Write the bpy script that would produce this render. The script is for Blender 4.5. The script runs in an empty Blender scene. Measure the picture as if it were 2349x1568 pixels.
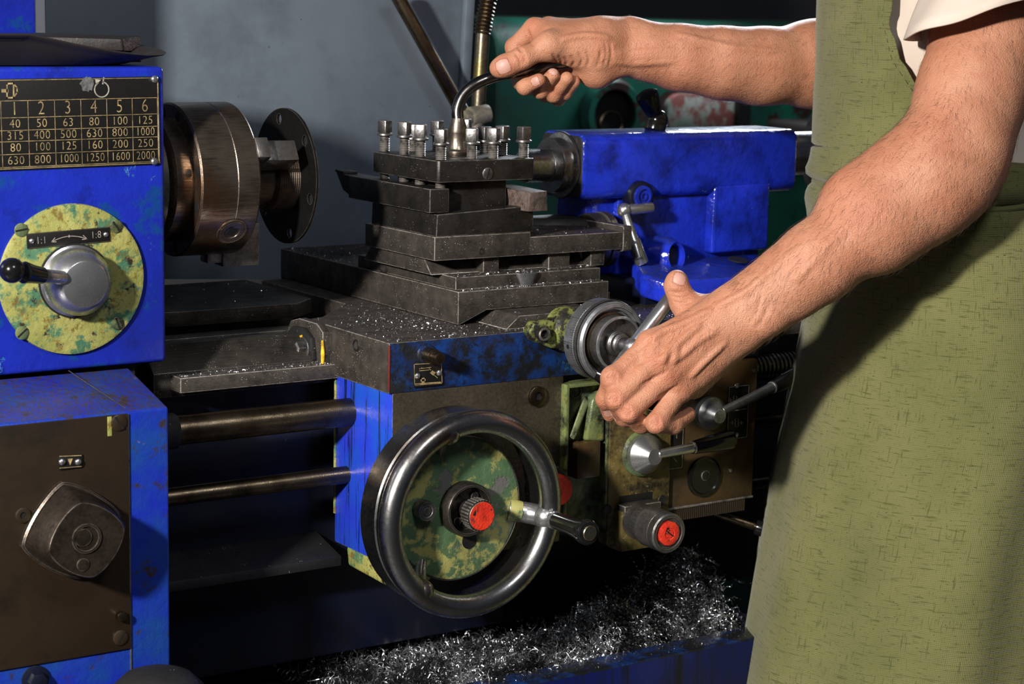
import bpy, bmesh, math, random
import numpy as np
from mathutils import Vector, Matrix
random.seed(7)
rng = np.random.default_rng(7)
SC = bpy.context.scene
COL = SC.collection
R = math.radians

# ---------------------------------------------------------------- camera
FPX, W_PX, H_PX = 4600.0, 2349, 1568
CAM = np.array([-0.95883, -1.63526, 0.32670])
RT = np.array([0.83153425, -0.55505932, 0.02144621])      # camera right
DN = np.array([-0.07576183, -0.15157767, -0.98553760])    # camera down
FW = np.array([0.55028260, 0.81788346, -0.16809433])      # camera forward
cam_d = bpy.data.cameras.new('camera')
cam = bpy.data.objects.new('camera', cam_d)
COL.objects.link(cam)
mw = Matrix.Identity(4)
for i in range(3):
    mw[i][0], mw[i][1], mw[i][2], mw[i][3] = RT[i], -DN[i], -FW[i], CAM[i]
cam.matrix_world = mw
cam_d.sensor_fit = 'HORIZONTAL'
cam_d.sensor_width = 36.0
cam_d.lens = FPX / W_PX * 36.0
cam_d.clip_start = 0.05
cam_d.dof.use_dof = True
cam_d.dof.focus_distance = 1.95
cam_d.dof.aperture_fstop = 10.0
SC.camera = cam

# ---------------------------------------------------------------- world, exposure, large lights
wd = bpy.data.worlds.new('workshop_air')
SC.world = wd
wd.use_nodes = True
wn = wd.node_tree.nodes
wn['Background'].inputs[0].default_value = (0.55, 0.65, 0.85, 1)
wn['Background'].inputs[1].default_value = 0.055
SC.view_settings.view_transform = 'Standard'
SC.view_settings.look = 'None'
SC.view_settings.exposure = 0.0
SC.view_settings.gamma = 1.0
SC.view_settings.use_curve_mapping = False

def area_light(name, loc, target, size, power, color, size_y=None):
    d = bpy.data.lights.new(name, 'AREA')
    d.energy = power
    d.color = color
    d.size = size
    if size_y:
        d.shape = 'RECTANGLE'
        d.size_y = size_y
    o = bpy.data.objects.new(name, d)
    COL.objects.link(o)
    o.location = loc
    o.rotation_euler = (Vector(target) - Vector(loc)).to_track_quat('-Z', 'Y').to_euler()
    return o

area_light('work_lamp', (-2.05, -1.15, .88), (0.1, 0.0, 0.0), 0.15, 135, (1.0, 0.95, 0.88))
area_light('back_lamp', (1.45, 1.08, .74), (0.40, 0.05, 0.0), 0.35, 20, (0.85, 0.92, 1.0))
area_light('front_fill', (-.35, -1.75, 1.55), (0.25, 0.0, -.1), 0.4, 15, (0.95, 0.97, 1.0))  # added fill from the camera side, lifts the metals and shavings

# ---------------------------------------------------------------- pixel <-> place
def ray(px, py):
    return FW + RT * ((px - W_PX / 2) / FPX) + DN * ((py - H_PX / 2) / FPX)
def P(px, py, X=None, Y=None, Z=None, d=None):
    r = ray(px, py)
    if d is not None:
        return CAM + r * d
    for i, v in enumerate((X, Y, Z)):
        if v is not None:
            return CAM + r * ((v - CAM[i]) / r[i])
def PX(p):
    v = np.asarray(p) - CAM
    z = v @ FW
    return np.array([W_PX / 2 + FPX * (v @ RT) / z, H_PX / 2 + FPX * (v @ DN) / z])
def depth(p):
    return float((np.asarray(p) - CAM) @ FW)

# ---------------------------------------------------------------- mesh helpers
class MB:
    def __init__(self):
        self.bm = bmesh.new()
    def _faces(self, verts, faces):
        vs = [self.bm.verts.new(tuple(v)) for v in verts]
        fs = []
        for f in faces:
            try:
                fs.append(self.bm.faces.new([vs[i] for i in f]))
            except ValueError:
                pass
        return vs, fs
    def _bevel(self, fs, w, seg=2, ang=30):
        if w <= 0:
            return
        for f in fs:
            f.normal_update()
        es = set()
        for f in fs:
            for e in f.edges:
                if len(e.link_faces) == 2 and e.calc_face_angle(0) > R(ang):
                    es.add(e)
        if es:
            bmesh.ops.bevel(self.bm, geom=list(es), offset=w, segments=seg, affect='EDGES', clamp_overlap=True, profile=0.5)
    def box(self, x0, x1, y0, y1, z0, z1, bev=0.0008, seg=2):
        v = [(x0, y0, z0), (x1, y0, z0), (x1, y1, z0), (x0, y1, z0), (x0, y0, z1), (x1, y0, z1), (x1, y1, z1), (x0, y1, z1)]
        f = [(0, 3, 2, 1), (4, 5, 6, 7), (0, 1, 5, 4), (1, 2, 6, 5), (2, 3, 7, 6), (3, 0, 4, 7)]
        _, fs = self._faces(v, f)
        self._bevel(fs, bev, seg)
        return self
    def hexa(self, v, bev=0.0008, seg=2):
        f = [(0, 3, 2, 1), (4, 5, 6, 7), (0, 1, 5, 4), (1, 2, 6, 5), (2, 3, 7, 6), (3, 0, 4, 7)]
        _, fs = self._faces(v, f)
        bmesh.ops.recalc_face_normals(self.bm, faces=fs)
        self._bevel(fs, bev, seg)
        return self
    def prism(self, poly, axis, a0, a1, bev=0.0008, seg=2):
        n = len(poly)
        def mk(u, v, a):
            return {'x': (a, u, v), 'y': (u, a, v), 'z': (u, v, a)}[axis]
        vs = [mk(u, v, a0) for u, v in poly] + [mk(u, v, a1) for u, v in poly]
        fs = [tuple(range(n)), tuple(range(2 * n - 1, n - 1, -1))] + [(i, (i + 1) % n + 0, (i + 1) % n + n, i + n) for i in range(n)]
        _, ff = self._faces(vs, fs)
        bmesh.ops.recalc_face_normals(self.bm, faces=ff)
        self._bevel(ff, bev, seg)
        return self
    def lathe(self, prof, org, d, seg=48, phase=0.0, up=None):
        """prof: [(radius, distance along d)] revolved about the axis org + t d"""
        d = Vector(d).normalized()
        up = Vector(up) if up is not None else (Vector((0, 0, 1)) if abs(d.z) < 0.9 else Vector((1, 0, 0)))
        u = d.cross(up).normalized()
        w = d.cross(u)
        org = Vector(org)
        rings = []
        for r, t in prof:
            if r <= 1e-7:
                rings.append([self.bm.verts.new(org + d * t)])
            else:
                rings.append([self.bm.verts.new(org + d * t + (u * math.cos(a) + w * math.sin(a)) * r) for a in [phase + 2 * math.pi * k / seg for k in range(seg)]])
        fs = []
        for A, B in zip(rings[:-1], rings[1:]):
            for k in range(seg):
                k2 = (k + 1) % seg
                if len(A) == 1 and len(B) == 1:
                    continue
                q = [A[0], B[k], B[k2]] if len(A) == 1 else ([A[k], B[0], A[k2]] if len(B) == 1 else [A[k], B[k], B[k2], A[k2]])
                try:
                    fs.append(self.bm.faces.new(q))
                except ValueError:
                    pass
        bmesh.ops.recalc_face_normals(self.bm, faces=fs)
        return self
    def cyl(self, p0, p1, r, seg=32, bev=0.0006, phase=0.0, up=None):
        p0, p1 = Vector(p0), Vector(p1)
        L = (p1 - p0).length
        b = min(bev, r * 0.4, L * 0.4)
        return self.lathe([(0, 0), (r - b, 0), (r - b * .3, b * .3), (r, b), (r, L - b), (r - b * .3, L - b * .3), (r - b, L), (0, L)], p0, p1 - p0, seg, phase, up)
    def cone(self, p0, p1, r0, r1, seg=32, bev=0.0006):
        p0, p1 = Vector(p0), Vector(p1)
        L = (p1 - p0).length
        b = bev
        return self.lathe([(0, 0), (r0 - b, 0), (r0, b), (r1, L - b), (r1 - b, L), (0, L)], p0, p1 - p0, seg)
    def torus(self, org, d, Rm, r, seg=72, rs=20):
        pr = [(Rm + r * math.cos(a), r * math.sin(a)) for a in [2 * math.pi * k / rs for k in range(rs + 1)]]
        self.lathe(pr, org, d, seg)
        return self
    def ball(self, c, r, seg=24, d=(0, 0, 1), stretch=1.0):
        n = seg // 2
        self.lathe([(r * math.sin(math.pi * k / n), -r * stretch * math.cos(math.pi * k / n)) for k in range(n + 1)], c, d, seg)
        return self
    def tube(self, pts, rad, seg=16, caps=True):
        pts = [Vector(p) for p in pts]
        n = len(pts)
        rad = rad if isinstance(rad, (list, tuple)) else [rad] * n
        t0 = (pts[1] - pts[0]).normalized()
        u = t0.orthogonal().normalized()
        rings = []
        for i, p in enumerate(pts):
            t = (pts[min(i + 1, n - 1)] - pts[max(i - 1, 0)]).normalized()
            u = (u - t * u.dot(t)).normalized()
            w = t.cross(u)
            rings.append([self.bm.verts.new(p + (u * math.cos(a) + w * math.sin(a)) * rad[i]) for a in [2 * math.pi * k / seg for k in range(seg)]])
        fs = []
        for A, B in zip(rings[:-1], rings[1:]):
            for k in range(seg):
                fs.append(self.bm.faces.new([A[k], A[(k + 1) % seg], B[(k + 1) % seg], B[k]]))
        if caps:
            fs.append(self.bm.faces.new(rings[0][::-1]))
            fs.append(self.bm.faces.new(rings[-1]))
        bmesh.ops.recalc_face_normals(self.bm, faces=fs)
        return self
    def quads(self, verts, faces):
        self._faces(verts, faces)
        return self
    def holed(self, outer, holes, axis, a0, a1):
        """flat plate with through holes; outer / holes are loops of (u, v)"""
        b2 = bmesh.new()
        def mk(u, v, a):
            return {'x': (a, u, v), 'y': (u, a, v), 'z': (u, v, a)}[axis]
        es = []
        for lp in [outer] + holes:
            vs = [b2.verts.new(mk(u, v, a0)) for u, v in lp]
            es += [b2.edges.new((vs[i], vs[(i + 1) % len(vs)])) for i in range(len(vs))]
        bmesh.ops.triangle_fill(b2, edges=es, use_beauty=True, use_dissolve=False)
        ex = bmesh.ops.extrude_face_region(b2, geom=list(b2.faces), use_keep_orig=True)
        dv = Vector(mk(0, 0, a1 - a0))
        for g in ex['geom']:
            if isinstance(g, bmesh.types.BMVert):
                g.co += dv
        bmesh.ops.recalc_face_normals(b2, faces=list(b2.faces))
        b2.verts.ensure_lookup_table()
        b2.verts.index_update()
        self._faces([v.co.copy() for v in b2.verts], [[v.index for v in f.verts] for f in b2.faces])
        b2.free()
        return self

def circle(cu, cv, r, n=32, ph=0.0):
    return [(cu + r * math.cos(ph + 2 * math.pi * k / n), cv + r * math.sin(ph + 2 * math.pi * k / n)) for k in range(n)]
def rrect(u0, u1, v0, v1, r, n=5):
    out = []
    for cu, cv, a0 in ((u1 - r, v1 - r, 0), (u0 + r, v1 - r, 90), (u0 + r, v0 + r, 180), (u1 - r, v0 + r, 270)):
        for k in range(n + 1):
            a = R(a0 + 90 * k / n)
            out.append((cu + r * math.cos(a), cv + r * math.sin(a)))
    return out
def spline(pts, n=8):
    """Catmull-Rom through the points"""
    p = [np.asarray(q, float) for q in pts]
    p = [2 * p[0] - p[1]] + p + [2 * p[-1] - p[-2]]
    out = []
    for i in range(1, len(p) - 2):
        for k in range(n):
            t = k / n
            out.append(0.5 * ((2 * p[i]) + (p[i + 1] - p[i - 1]) * t + (2 * p[i - 1] - 5 * p[i] + 4 * p[i + 1] - p[i + 2]) * t * t + (3 * p[i] - p[i - 1] - 3 * p[i + 1] + p[i + 2]) * t ** 3))
    out.append(p[-2])
    return out

WORLD = {}
def link(o, parent, loc):
    COL.objects.link(o)
    if parent is not None:
        o.parent = parent
        o.location = Vector(loc) - WORLD[parent]
    else:
        o.location = loc
    WORLD[o] = Vector(loc)
def thing(name, label, cat, loc, group=None, kind=None):
    o = bpy.data.objects.new(name, None)
    o.empty_display_size = 0.02
    link(o, None, loc)
    o['label'] = label
    o['category'] = cat
    if group: o['group'] = group
    if kind: o['kind'] = kind
    return o
def finish(bm, name, mats, loc, slot=None, smooth=35, uvs=None):
    bm.normal_update()
    for e in bm.edges:
        e.smooth = not (len(e.link_faces) == 2 and e.calc_face_angle(0) > R(smooth))
    for f in bm.faces:
        f.smooth = True
        if slot:
            f.material_index = slot(f)
    bmesh.ops.translate(bm, verts=bm.verts, vec=-Vector(loc))
    me = bpy.data.meshes.new(name)
    bm.to_mesh(me)
    bm.free()
    for m in (mats if isinstance(mats, (list, tuple)) else [mats]):
        me.materials.append(m)
    return me
def part(name, mb, mat, parent, slot=None, loc=None, label=None, smooth=35, kind=None):
    loc = WORLD[parent] if loc is None else Vector(loc)
    o = bpy.data.objects.new(name, finish(mb.bm, name, mat, loc, slot, smooth))
    link(o, parent, loc)
    if label: o['label'] = label
    if kind: o['kind'] = kind
    return o
def solo(name, mb, mat, label, cat, loc, group=None, kind=None, slot=None, smooth=35):
    o = bpy.data.objects.new(name, finish(mb.bm, name, mat, Vector(loc), slot, smooth))
    link(o, None, loc)
    if label: o['label'] = label
    if cat: o['category'] = cat
    if group: o['group'] = group
    if kind: o['kind'] = kind
    return o
def text_into(mb, s, size, org, u, v, squeeze=1.0, align='CENTER', lift=0.0002):
    """engraved lettering as thin raised geometry: org is the middle of the baseline box"""
    cu = bpy.data.curves.new('lettering', 'FONT')
    cu.body = s
    cu.size = size
    cu.align_x = align
    cu.align_y = 'CENTER'
    cu.resolution_u = 3
    cu.offset = -.014 * size
    cu.space_character = 1.08
    o = bpy.data.objects.new('lettering', cu)
    me = bpy.data.meshes.new_from_object(o)
    u, v = Vector(u), Vector(v)
    n = u.cross(v).normalized()
    org = Vector(org)
    vs = [org + u * (w.co.x * squeeze) + v * w.co.y + n * lift for w in me.vertices]
    mb._faces(vs, [list(p.vertices) for p in me.polygons])
    bpy.data.objects.remove(o)
    bpy.data.meshes.remove(me)
    bpy.data.curves.remove(cu)
def strip_into(mb, pts, w, n, lift=0.0002):
    """a thin raised line of width w through pts on a face with normal n"""
    n = Vector(n)
    for a, b in zip(pts[:-1], pts[1:]):
        a, b = Vector(a), Vector(b)
        s = (b - a).normalized().cross(n) * (w / 2)
        e = (b - a).normalized() * (w / 2)
        q = [a - e + s + n * lift, b + e + s + n * lift, b + e - s + n * lift, a - e - s + n * lift]
        mb._faces(q, [(0, 1, 2, 3)])

def ribbon_into(mb, pts, w, n, lift=0.0002):
    """a continuous thin curved line of width w on a face with normal n"""
    n = Vector(n)
    pts = [Vector(p) for p in pts]
    L = []
    for i, p in enumerate(pts):
        t = (pts[min(i + 1, len(pts) - 1)] - pts[max(i - 1, 0)]).normalized()
        s = t.cross(n) * (w / 2)
        L.append((mb.bm.verts.new(p + s + n * lift), mb.bm.verts.new(p - s + n * lift)))
    for A, B in zip(L[:-1], L[1:]):
        mb.bm.faces.new([A[0], B[0], B[1], A[1]])
def knurl_into(mb, org, d, r, t0, t1, nseg, rows, h):
    """cross cut knurling as a fine checker of raised points round the axis org + t d"""
    d = Vector(d).normalized()
    up = Vector((0, 0, 1)) if abs(d.z) < .9 else Vector((1, 0, 0))
    u = d.cross(up).normalized()
    w = d.cross(u)
    org = Vector(org)
    R_ = []
    for j in range(rows + 1):
        t = t0 + (t1 - t0) * j / rows
        R_.append([mb.bm.verts.new(org + d * t + (u * math.cos(a) + w * math.sin(a)) * (r + (h if (k + j) % 2 else 0))) for k, a in enumerate(2 * math.pi * k / nseg for k in range(nseg))])
    for A, B in zip(R_[:-1], R_[1:]):
        for k in range(nseg):
            k2 = (k + 1) % nseg
            mb.bm.faces.new([A[k], B[k], B[k2], A[k2]])
    return mb

# ---------------------------------------------------------------- materials
class N:
    def __init__(self, name):
        self.m = bpy.data.materials.new(name)
        self.m.use_nodes = True
        self.t = self.m.node_tree
        self.b = self.t.nodes['Principled BSDF']
        self._obj = None
    def node(self, ty, **kw):
        n = self.t.nodes.new(ty)
        for k, v in kw.items():
            setattr(n, k, v)
        return n
    def put(self, sock, val):
        if hasattr(val, 'is_output') or isinstance(val, bpy.types.NodeSocket):
            self.t.links.new(val, sock)
        else:
            if isinstance(val, (tuple, list)) and len(val) == 3 and sock.type == 'RGBA':
                val = (*val, 1)
            sock.default_value = val
    def obj(self, scale=(1, 1, 1), rot=(0, 0, 0), loc=(0, 0, 0)):
        if self._obj is None:
            g = self.node('ShaderNodeNewGeometry')
            self._obj = self.node('ShaderNodeTexCoord').outputs['Object']
        mp = self.node('ShaderNodeMapping')
        mp.inputs['Scale'].default_value = scale
        mp.inputs['Rotation'].default_value = rot
        mp.inputs['Location'].default_value = loc
        self.t.links.new(self._obj, mp.inputs['Vector'])
        return mp.outputs[0]
    def noise(self, scale, detail=4, rough=.55, vec=None, dist=0.0):
        n = self.node('ShaderNodeTexNoise')
        n.inputs['Scale'].default_value = scale
        n.inputs['Detail'].default_value = detail
        n.inputs['Roughness'].default_value = rough
        n.inputs['Distortion'].default_value = dist
        self.t.links.new(vec if vec is not None else self.obj(), n.inputs['Vector'])
        return n.outputs['Fac']
    def voro(self, scale, vec=None, out='Distance', feature='F1'):
        n = self.node('ShaderNodeTexVoronoi')
        n.feature = feature
        n.inputs['Scale'].default_value = scale
        self.t.links.new(vec if vec is not None else self.obj(), n.inputs['Vector'])
        return n.outputs[out]
    def ramp(self, s, a, b, ca=0.0, cb=1.0):
        n = self.node('ShaderNodeMapRange')
        n.clamp = True
        n.inputs['From Min'].default_value = a
        n.inputs['From Max'].default_value = b
        n.inputs['To Min'].default_value = ca
        n.inputs['To Max'].default_value = cb
        self.t.links.new(s, n.inputs['Value'])
        return n.outputs[0]
    def math(self, op, a, b=None):
        n = self.node('ShaderNodeMath', operation=op)
        self.put(n.inputs[0], a)
        if b is not None:
            self.put(n.inputs[1], b)
        return n.outputs[0]
    def mix(self, fac, a, b):
        n = self.node('ShaderNodeMix', data_type='RGBA')
        self.put(n.inputs[0], fac)
        self.put(n.inputs[6], a)
        self.put(n.inputs[7], b)
        return n.outputs[2]
    def bump(self, h, strength=.3, dist=.001, normal=None):
        n = self.node('ShaderNodeBump')
        n.inputs['Strength'].default_value = strength
        n.inputs['Distance'].default_value = dist
        self.t.links.new(h, n.inputs['Height'])
        if normal is not None:
            self.t.links.new(normal, n.inputs['Normal'])
        return n.outputs[0]
    def edge(self, radius=.0014, lo=.02, hi=.14):
        """1 on worn convex corners, 0 on flats"""
        bv = self.node('ShaderNodeBevel', samples=4)
        bv.inputs['Radius'].default_value = radius
        g = self.node('ShaderNodeNewGeometry')
        d = self.node('ShaderNodeVectorMath', operation='DOT_PRODUCT')
        self.t.links.new(bv.outputs[0], d.inputs[0])
        self.t.links.new(g.outputs['Normal'], d.inputs[1])
        return self.ramp(self.math('SUBTRACT', 1.0, d.outputs['Value']), lo, hi)
    def set(self, **kw):
        for k, v in kw.items():
            self.put(self.b.inputs[k.replace('_', ' ')], v)
        return self.m

def steel(name, dark, light, rough=(.3, .55), sc=40, metal=.85, edge=None, grain=(1, 1, 1), grain_sc=300, speck=0.0, scratch=.25, rust=None):
    n = N(name)
    big = n.noise(sc, 6, .6)
    fine = n.noise(grain_sc, 3, .6, n.obj(grain))
    f = n.math('ADD', n.math('MULTIPLY', big, .6), n.math('MULTIPLY', fine, .4))
    c = n.mix(n.ramp(f, .36, .62), dark, light)
    if rust:
        c = n.mix(n.ramp(n.noise(sc * .6, 5, .65, n.obj(loc=(3, 1, 2))), .5, .68, 0, .85), c, rust)
    if speck > 0:
        sp = n.ramp(n.voro(420, out='Distance'), .14, .2, 1, 0)
        sp = n.math('MULTIPLY', sp, n.ramp(n.noise(60, 4, .7, n.obj(loc=(5, 5, 5))), .62 - speck * .25, .7 - speck * .2))
        c = n.mix(sp, c, (.5, .49, .47))
    if edge:
        c = n.mix(n.math('MULTIPLY', n.edge(), n.ramp(n.noise(120, 3), .3, .55)), c, edge)
    h = n.math('ADD', fine, n.math('MULTIPLY', big, .6))
    return n.set(Base_Color=c, Metallic=metal, Roughness=n.ramp(f, .35, .65, rough[1], rough[0]), Normal=n.bump(h, scratch, .0006))

def paint(name, base, var, grime, chip, rough=(.22, .5), g=(.5, .7), ch=(.68, .72), sc=14, streak=None, edge=None, bump=.5, chip_sc=30, grime2=None, dust=None, lumps=0.0):
    n = N(name)
    b = n.noise(sc, 5, .6)
    c = n.mix(n.ramp(b, .35, .68), base, var)
    gv = n.obj(streak) if streak else n.obj(loc=(7, 3, 1))
    gm = n.ramp(n.noise(1.0 if streak else sc * 1.6, 6, .68, gv), g[0], g[1])
    c = n.mix(gm, c, grime)
    if grime2:
        c = n.mix(n.ramp(n.noise(sc * 3, 7, .75, n.obj(loc=(1, 9, 4))), .54, .62, 0, .9), c, grime2)
    if dust:
        g_ = n.node('ShaderNodeNewGeometry')
        sx = n.node('ShaderNodeSeparateXYZ')
        n.t.links.new(g_.outputs['Normal'], sx.inputs[0])
        dm_ = n.math('MULTIPLY', n.ramp(sx.outputs['Z'], .6, .9), n.ramp(n.noise(330, 5, .8), .42, .60))
        c = n.mix(dm_, c, dust)
    cm = n.ramp(n.noise(chip_sc, 7, .7, n.obj(loc=(2, 8, 5))), ch[0], ch[1])
    if edge:
        cm = n.math('MAXIMUM', cm, n.math('MULTIPLY', n.edge(.0016), n.ramp(n.noise(90, 3), .42, .55)))
    c = n.mix(cm, c, chip if not edge else edge)
    h = n.math('SUBTRACT', n.math('ADD', n.noise(sc * 5, 4, .6), n.math('MULTIPLY', n.noise(sc * 26, 2, .5), .25)), n.math('MULTIPLY', cm, .5))
    if lumps:
        h = n.math('ADD', h, n.math('MULTIPLY', n.noise(sc * 2.2, 3, .5), lumps))
    return n.set(Base_Color=c, Metallic=0.0, Roughness=n.ramp(n.math('ADD', b, n.math('MULTIPLY', gm, .3)), .3, .9, rough[0], rough[1]), Normal=n.bump(h, bump, .0012))

BLACK_STEEL = steel('blackened_steel', (.010, .009, .008), (.045, .040, .036), (.3, .5), 50, .6, edge=(.6, .55, .5), grain=(1, 1, 6), speck=.25)
SLIDE_STEEL = steel('dusty_slide_steel', (.022, .019, .016), (.095, .082, .072), (.36, .58), 70, .5, edge=(.85, .78, .7), speck=.5, grain=(1, 4, 4))
WAY_STEEL = steel('oily_way_steel', (.02, .018, .015), (.09, .08, .068), (.3, .5), 40, .75, edge=(.3, .28, .26), speck=.5, grain=(.2, 3, 3))
DARK_CAST = steel('dark_cast_iron', (.006, .006, .007), (.022, .021, .021), (.45, .7), 40, .3, speck=.1)
CHUCK_STEEL = steel('chuck_steel', (.06, .046, .034), (.32, .255, .2), (.2, .40), 25, .92, edge=(.5, .42, .35), grain=(.4, 5, 5), grain_sc=120, rust=(.16, .075, .03))
JAW_STEEL = steel('ground_jaw_steel', (.10, .09, .08), (.30, .28, .26), (.3, .5), 60, .9, edge=(.6, .56, .52))
BRIGHT = steel('polished_steel', (.34, .34, .35), (.62, .62, .63), (.22, .36), 30, .92, grain=(1, 1, 1), grain_sc=500, scratch=.1)
RIM_STEEL = steel('worn_wheel_steel', (.20, .195, .19), (.50, .50, .51), (.20, .36), 22, 1.0, scratch=.14, rust=(.2, .13, .07))
ROD_STEEL = steel('oily_rod_steel', (.05, .038, .025), (.26, .2, .13), (.22, .42), 30, 1.0, grain=(6, 1, 1), rust=(.05, .03, .015))
BOLT_STEEL = steel('worn_bolt_steel', (.06, .058, .057), (.3, .29, .285), (.3, .5), 90, .95, edge=(.7, .67, .65), scratch=.4)
DULL_DIAL = steel('satin_dial_steel', (.17, .175, .185), (.34, .35, .365), (.28, .42), 60, .8, edge=(.7, .7, .7), scratch=.2)
BLUE = paint('glossy_blue_paint', (.012, .026, .40), (.008, .018, .25), (.003, .006, .05), (.02, .16, .42), (.2, .42), (.52, .72), (.655, .70), 10, edge=(.03, .2, .42), bump=.75, grime2=(.006, .05, .20))
BLUE_TAIL = paint('wet_blue_paint', (.012, .030, .50), (.008, .022, .30), (.004, .008, .10), (.05, .26, .6), (.10, .24), (.46, .70), (.665, .69), 12, bump=.9, lumps=2.5, chip_sc=44, dust=(.02, .03, .09))
BLUE_DIRTY = paint('grimy_blue_paint', (.006, .04, .17), (.004, .012, .085), (.006, .007, .009), (.01, .10, .16), (.2, .45), (.38, .56), (.64, .7), 22, bump=.9, grime2=(.006, .006, .007))
BLUE_DRIP = paint('oil_streaked_blue_paint', (.020, .032, .52), (.008, .075, .42), (.004, .008, .02), (.01, .12, .18), (.2, .4), (.545, .60), (.66, .72), 14, streak=(3, 120, 5), edge=(.35, .36, .03), bump=.5)
BLUE_DARK = paint('shaded_oily_blue_paint', (.0025, .004, .016), (.002, .0035, .010), (.002, .002, .003), (.005, .012, .06), (.3, .55), (.5, .7), (.70, .74), 8, bump=.4)  # near-black colour holds the shade of dark zones as well as dirty oil
BLUE_LOW = paint('deep_blue_tray_paint', (.004, .009, .09), (.003, .006, .045), (.003, .003, .006), (.01, .03, .16), (.25, .5), (.5, .66), (.68, .72), 10, streak=(60, 3, 4), bump=.4)
YELLOW_GREEN = paint('chipped_yellow_green_paint', (.33, .32, .10), (.20, .21, .05), (.05, .14, .075), (.022, .016, .006), (.35, .6), (.50, .57), (.58, .63), 26, streak=None, bump=.8, chip_sc=60, grime2=(.14, .085, .015))
WHEEL_GREEN = paint('peeling_green_paint', (.085, .155, .075), (.06, .11, .052), (.30, .285, .09), (.13, .125, .12), (.35, .6), (.5, .56), (.62, .64), 22, bump=.7, chip_sc=16)
CAST_GREEN = paint('oily_green_casting_paint', (.15, .17, .055), (.06, .10, .06), (.012, .012, .008), (.24, .25, .06), (.25, .5), (.46, .6), (.6, .68), 24, bump=.7)
OCHRE = paint('stained_ochre_plate', (.155, .115, .036), (.08, .058, .018), (.014, .010, .005), (.23, .20, .075), (.35, .6), (.46, .62), (.60, .68), 24, bump=.6, chip_sc=130)
BRONZE = paint('stained_bronze_plate', (.075, .042, .016), (.045, .028, .012), (.012, .009, .006), (.16, .10, .04), (.3, .5), (.52, .7), (.7, .76), 12, bump=.3, chip_sc=70)
COVER = paint('brown_cover_plate', (.026, .016, .009), (.018, .011, .006), (.008, .006, .004), (.07, .045, .02), (.3, .5), (.5, .7), (.7, .76), 8, bump=.25, chip_sc=60)
APRON_PLATE = steel('smeared_apron_plate', (.035, .028, .018), (.11, .092, .066), (.25, .45), 14, .6, scratch=.15, grain=(1, 1, 1))
RED = paint('chipped_red_paint', (.72, .045, .018), (.55, .02, .01), (.25, .015, .008), (.02, .008, .006), (.3, .5), (.52, .68), (.60, .625), 70, bump=.8, chip_sc=85)
GREEN_MACHINE = paint('flaking_green_machine_paint', (.004, .085, .056), (.003, .055, .036), (.002, .02, .015), (.020, .010, .008), (.3, .5), (.45, .65), (.555, .575), 3, bump=.2, chip_sc=5.5)
FLAKED = paint('flaked_red_white_primer', (.3, .3, .27), (.10, .17, .13), (.16, .05, .04), (.4, .4, .38), (.4, .6), (.48, .55), (.6, .7), 12, chip_sc=16)
PANEL_GREY = paint('grey_sheet_paint', (.115, .142, .172), (.088, .107, .134), (.055, .064, .078), (.02, .02, .022), (.35, .55), (.5, .8), (.665, .685), 5, bump=.12, chip_sc=55)
PALE_WALL = paint('pale_plaster', (.7, .72, .75), (.62, .64, .66), (.3, .3, .32), (.5, .5, .5), (.6, .8), (.6, .9), (.8, .9), 3, bump=.2)
WALL_DARK = paint('dark_wall_paint', (.085, .085, .09), (.075, .075, .08), (.06, .06, .065), (.08, .08, .08), (.6, .8), (.5, .9), (.8, .9), 2, bump=.2)
FLOOR_M = paint('oil_stained_concrete', (.03, .029, .028), (.02, .02, .019), (.01, .01, .01), (.04, .04, .04), (.5, .8), (.5, .8), (.75, .8), 3, bump=.3)
RUBBER = steel('black_moulded_plastic', (.010, .008, .007), (.022, .017, .015), (.5, .66), 30, 0.0, scratch=.12)
GRIP = steel('black_bakelite', (.004, .004, .004), (.008, .008, .008), (.10, .2), 30, 0.0, scratch=.03)
PLATE_BLACK = steel('black_enamel_plate', (.004, .004, .004), (.012, .011, .010), (.35, .5), 60, .1, scratch=.15)
SEDGE = steel('dull_plate_edge', (.12, .10, .07), (.35, .31, .24), (.3, .5), 90, .8)
def plain(name, col, rough, metal=0.0, var=.25, sc=80):
    n = N(name)
    f = n.noise(sc, 5, .65)
    return n.set(Base_Color=n.mix(n.ramp(f, .38, .62), tuple(c * (1 - var) for c in col), tuple(c * (1 + var) for c in col)), Roughness=rough, Metallic=metal, Normal=n.bump(f, .15, .0005))
ENGRAVE = plain('worn_brass_lettering', (.36, .27, .13), .45, .25, .45, 120)
ENGRAVE_W = plain('silver_lettering', (.42, .38, .32), .4, .3, .35, 160)
HOLE = plain('dark_bore', (.004, .004, .004), .6)
def swarf_mat():
    n = N('bright_metal_shavings')
    k = n.ramp(n.noise(26, 3, .6), .44, .60)
    return n.set(Base_Color=n.mix(k, (.045, .045, .048), (.74, .76, .80)), Metallic=.95, Roughness=n.ramp(k, 0, 1, .4, .24))
SWARF = swarf_mat()
FLAKE = plain('scattered_metal_dust', (.5, .5, .52), .35, .9, .4, 300)
YSEAL = plain('yellow_grease', (.6, .36, .02), .5, 0, .4, 120)
RED_EDGE = plain('red_primer_edge', (.12, .012, .008), .6)
NEG_Y, UX, UZ = Vector((0, -1, 0)), Vector((1, 0, 0)), Vector((0, 0, 1))
AXY, AXZ = 0.18, 0.146                     # the spindle line: Y and Z
def V(*a): return Vector(a)

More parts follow.
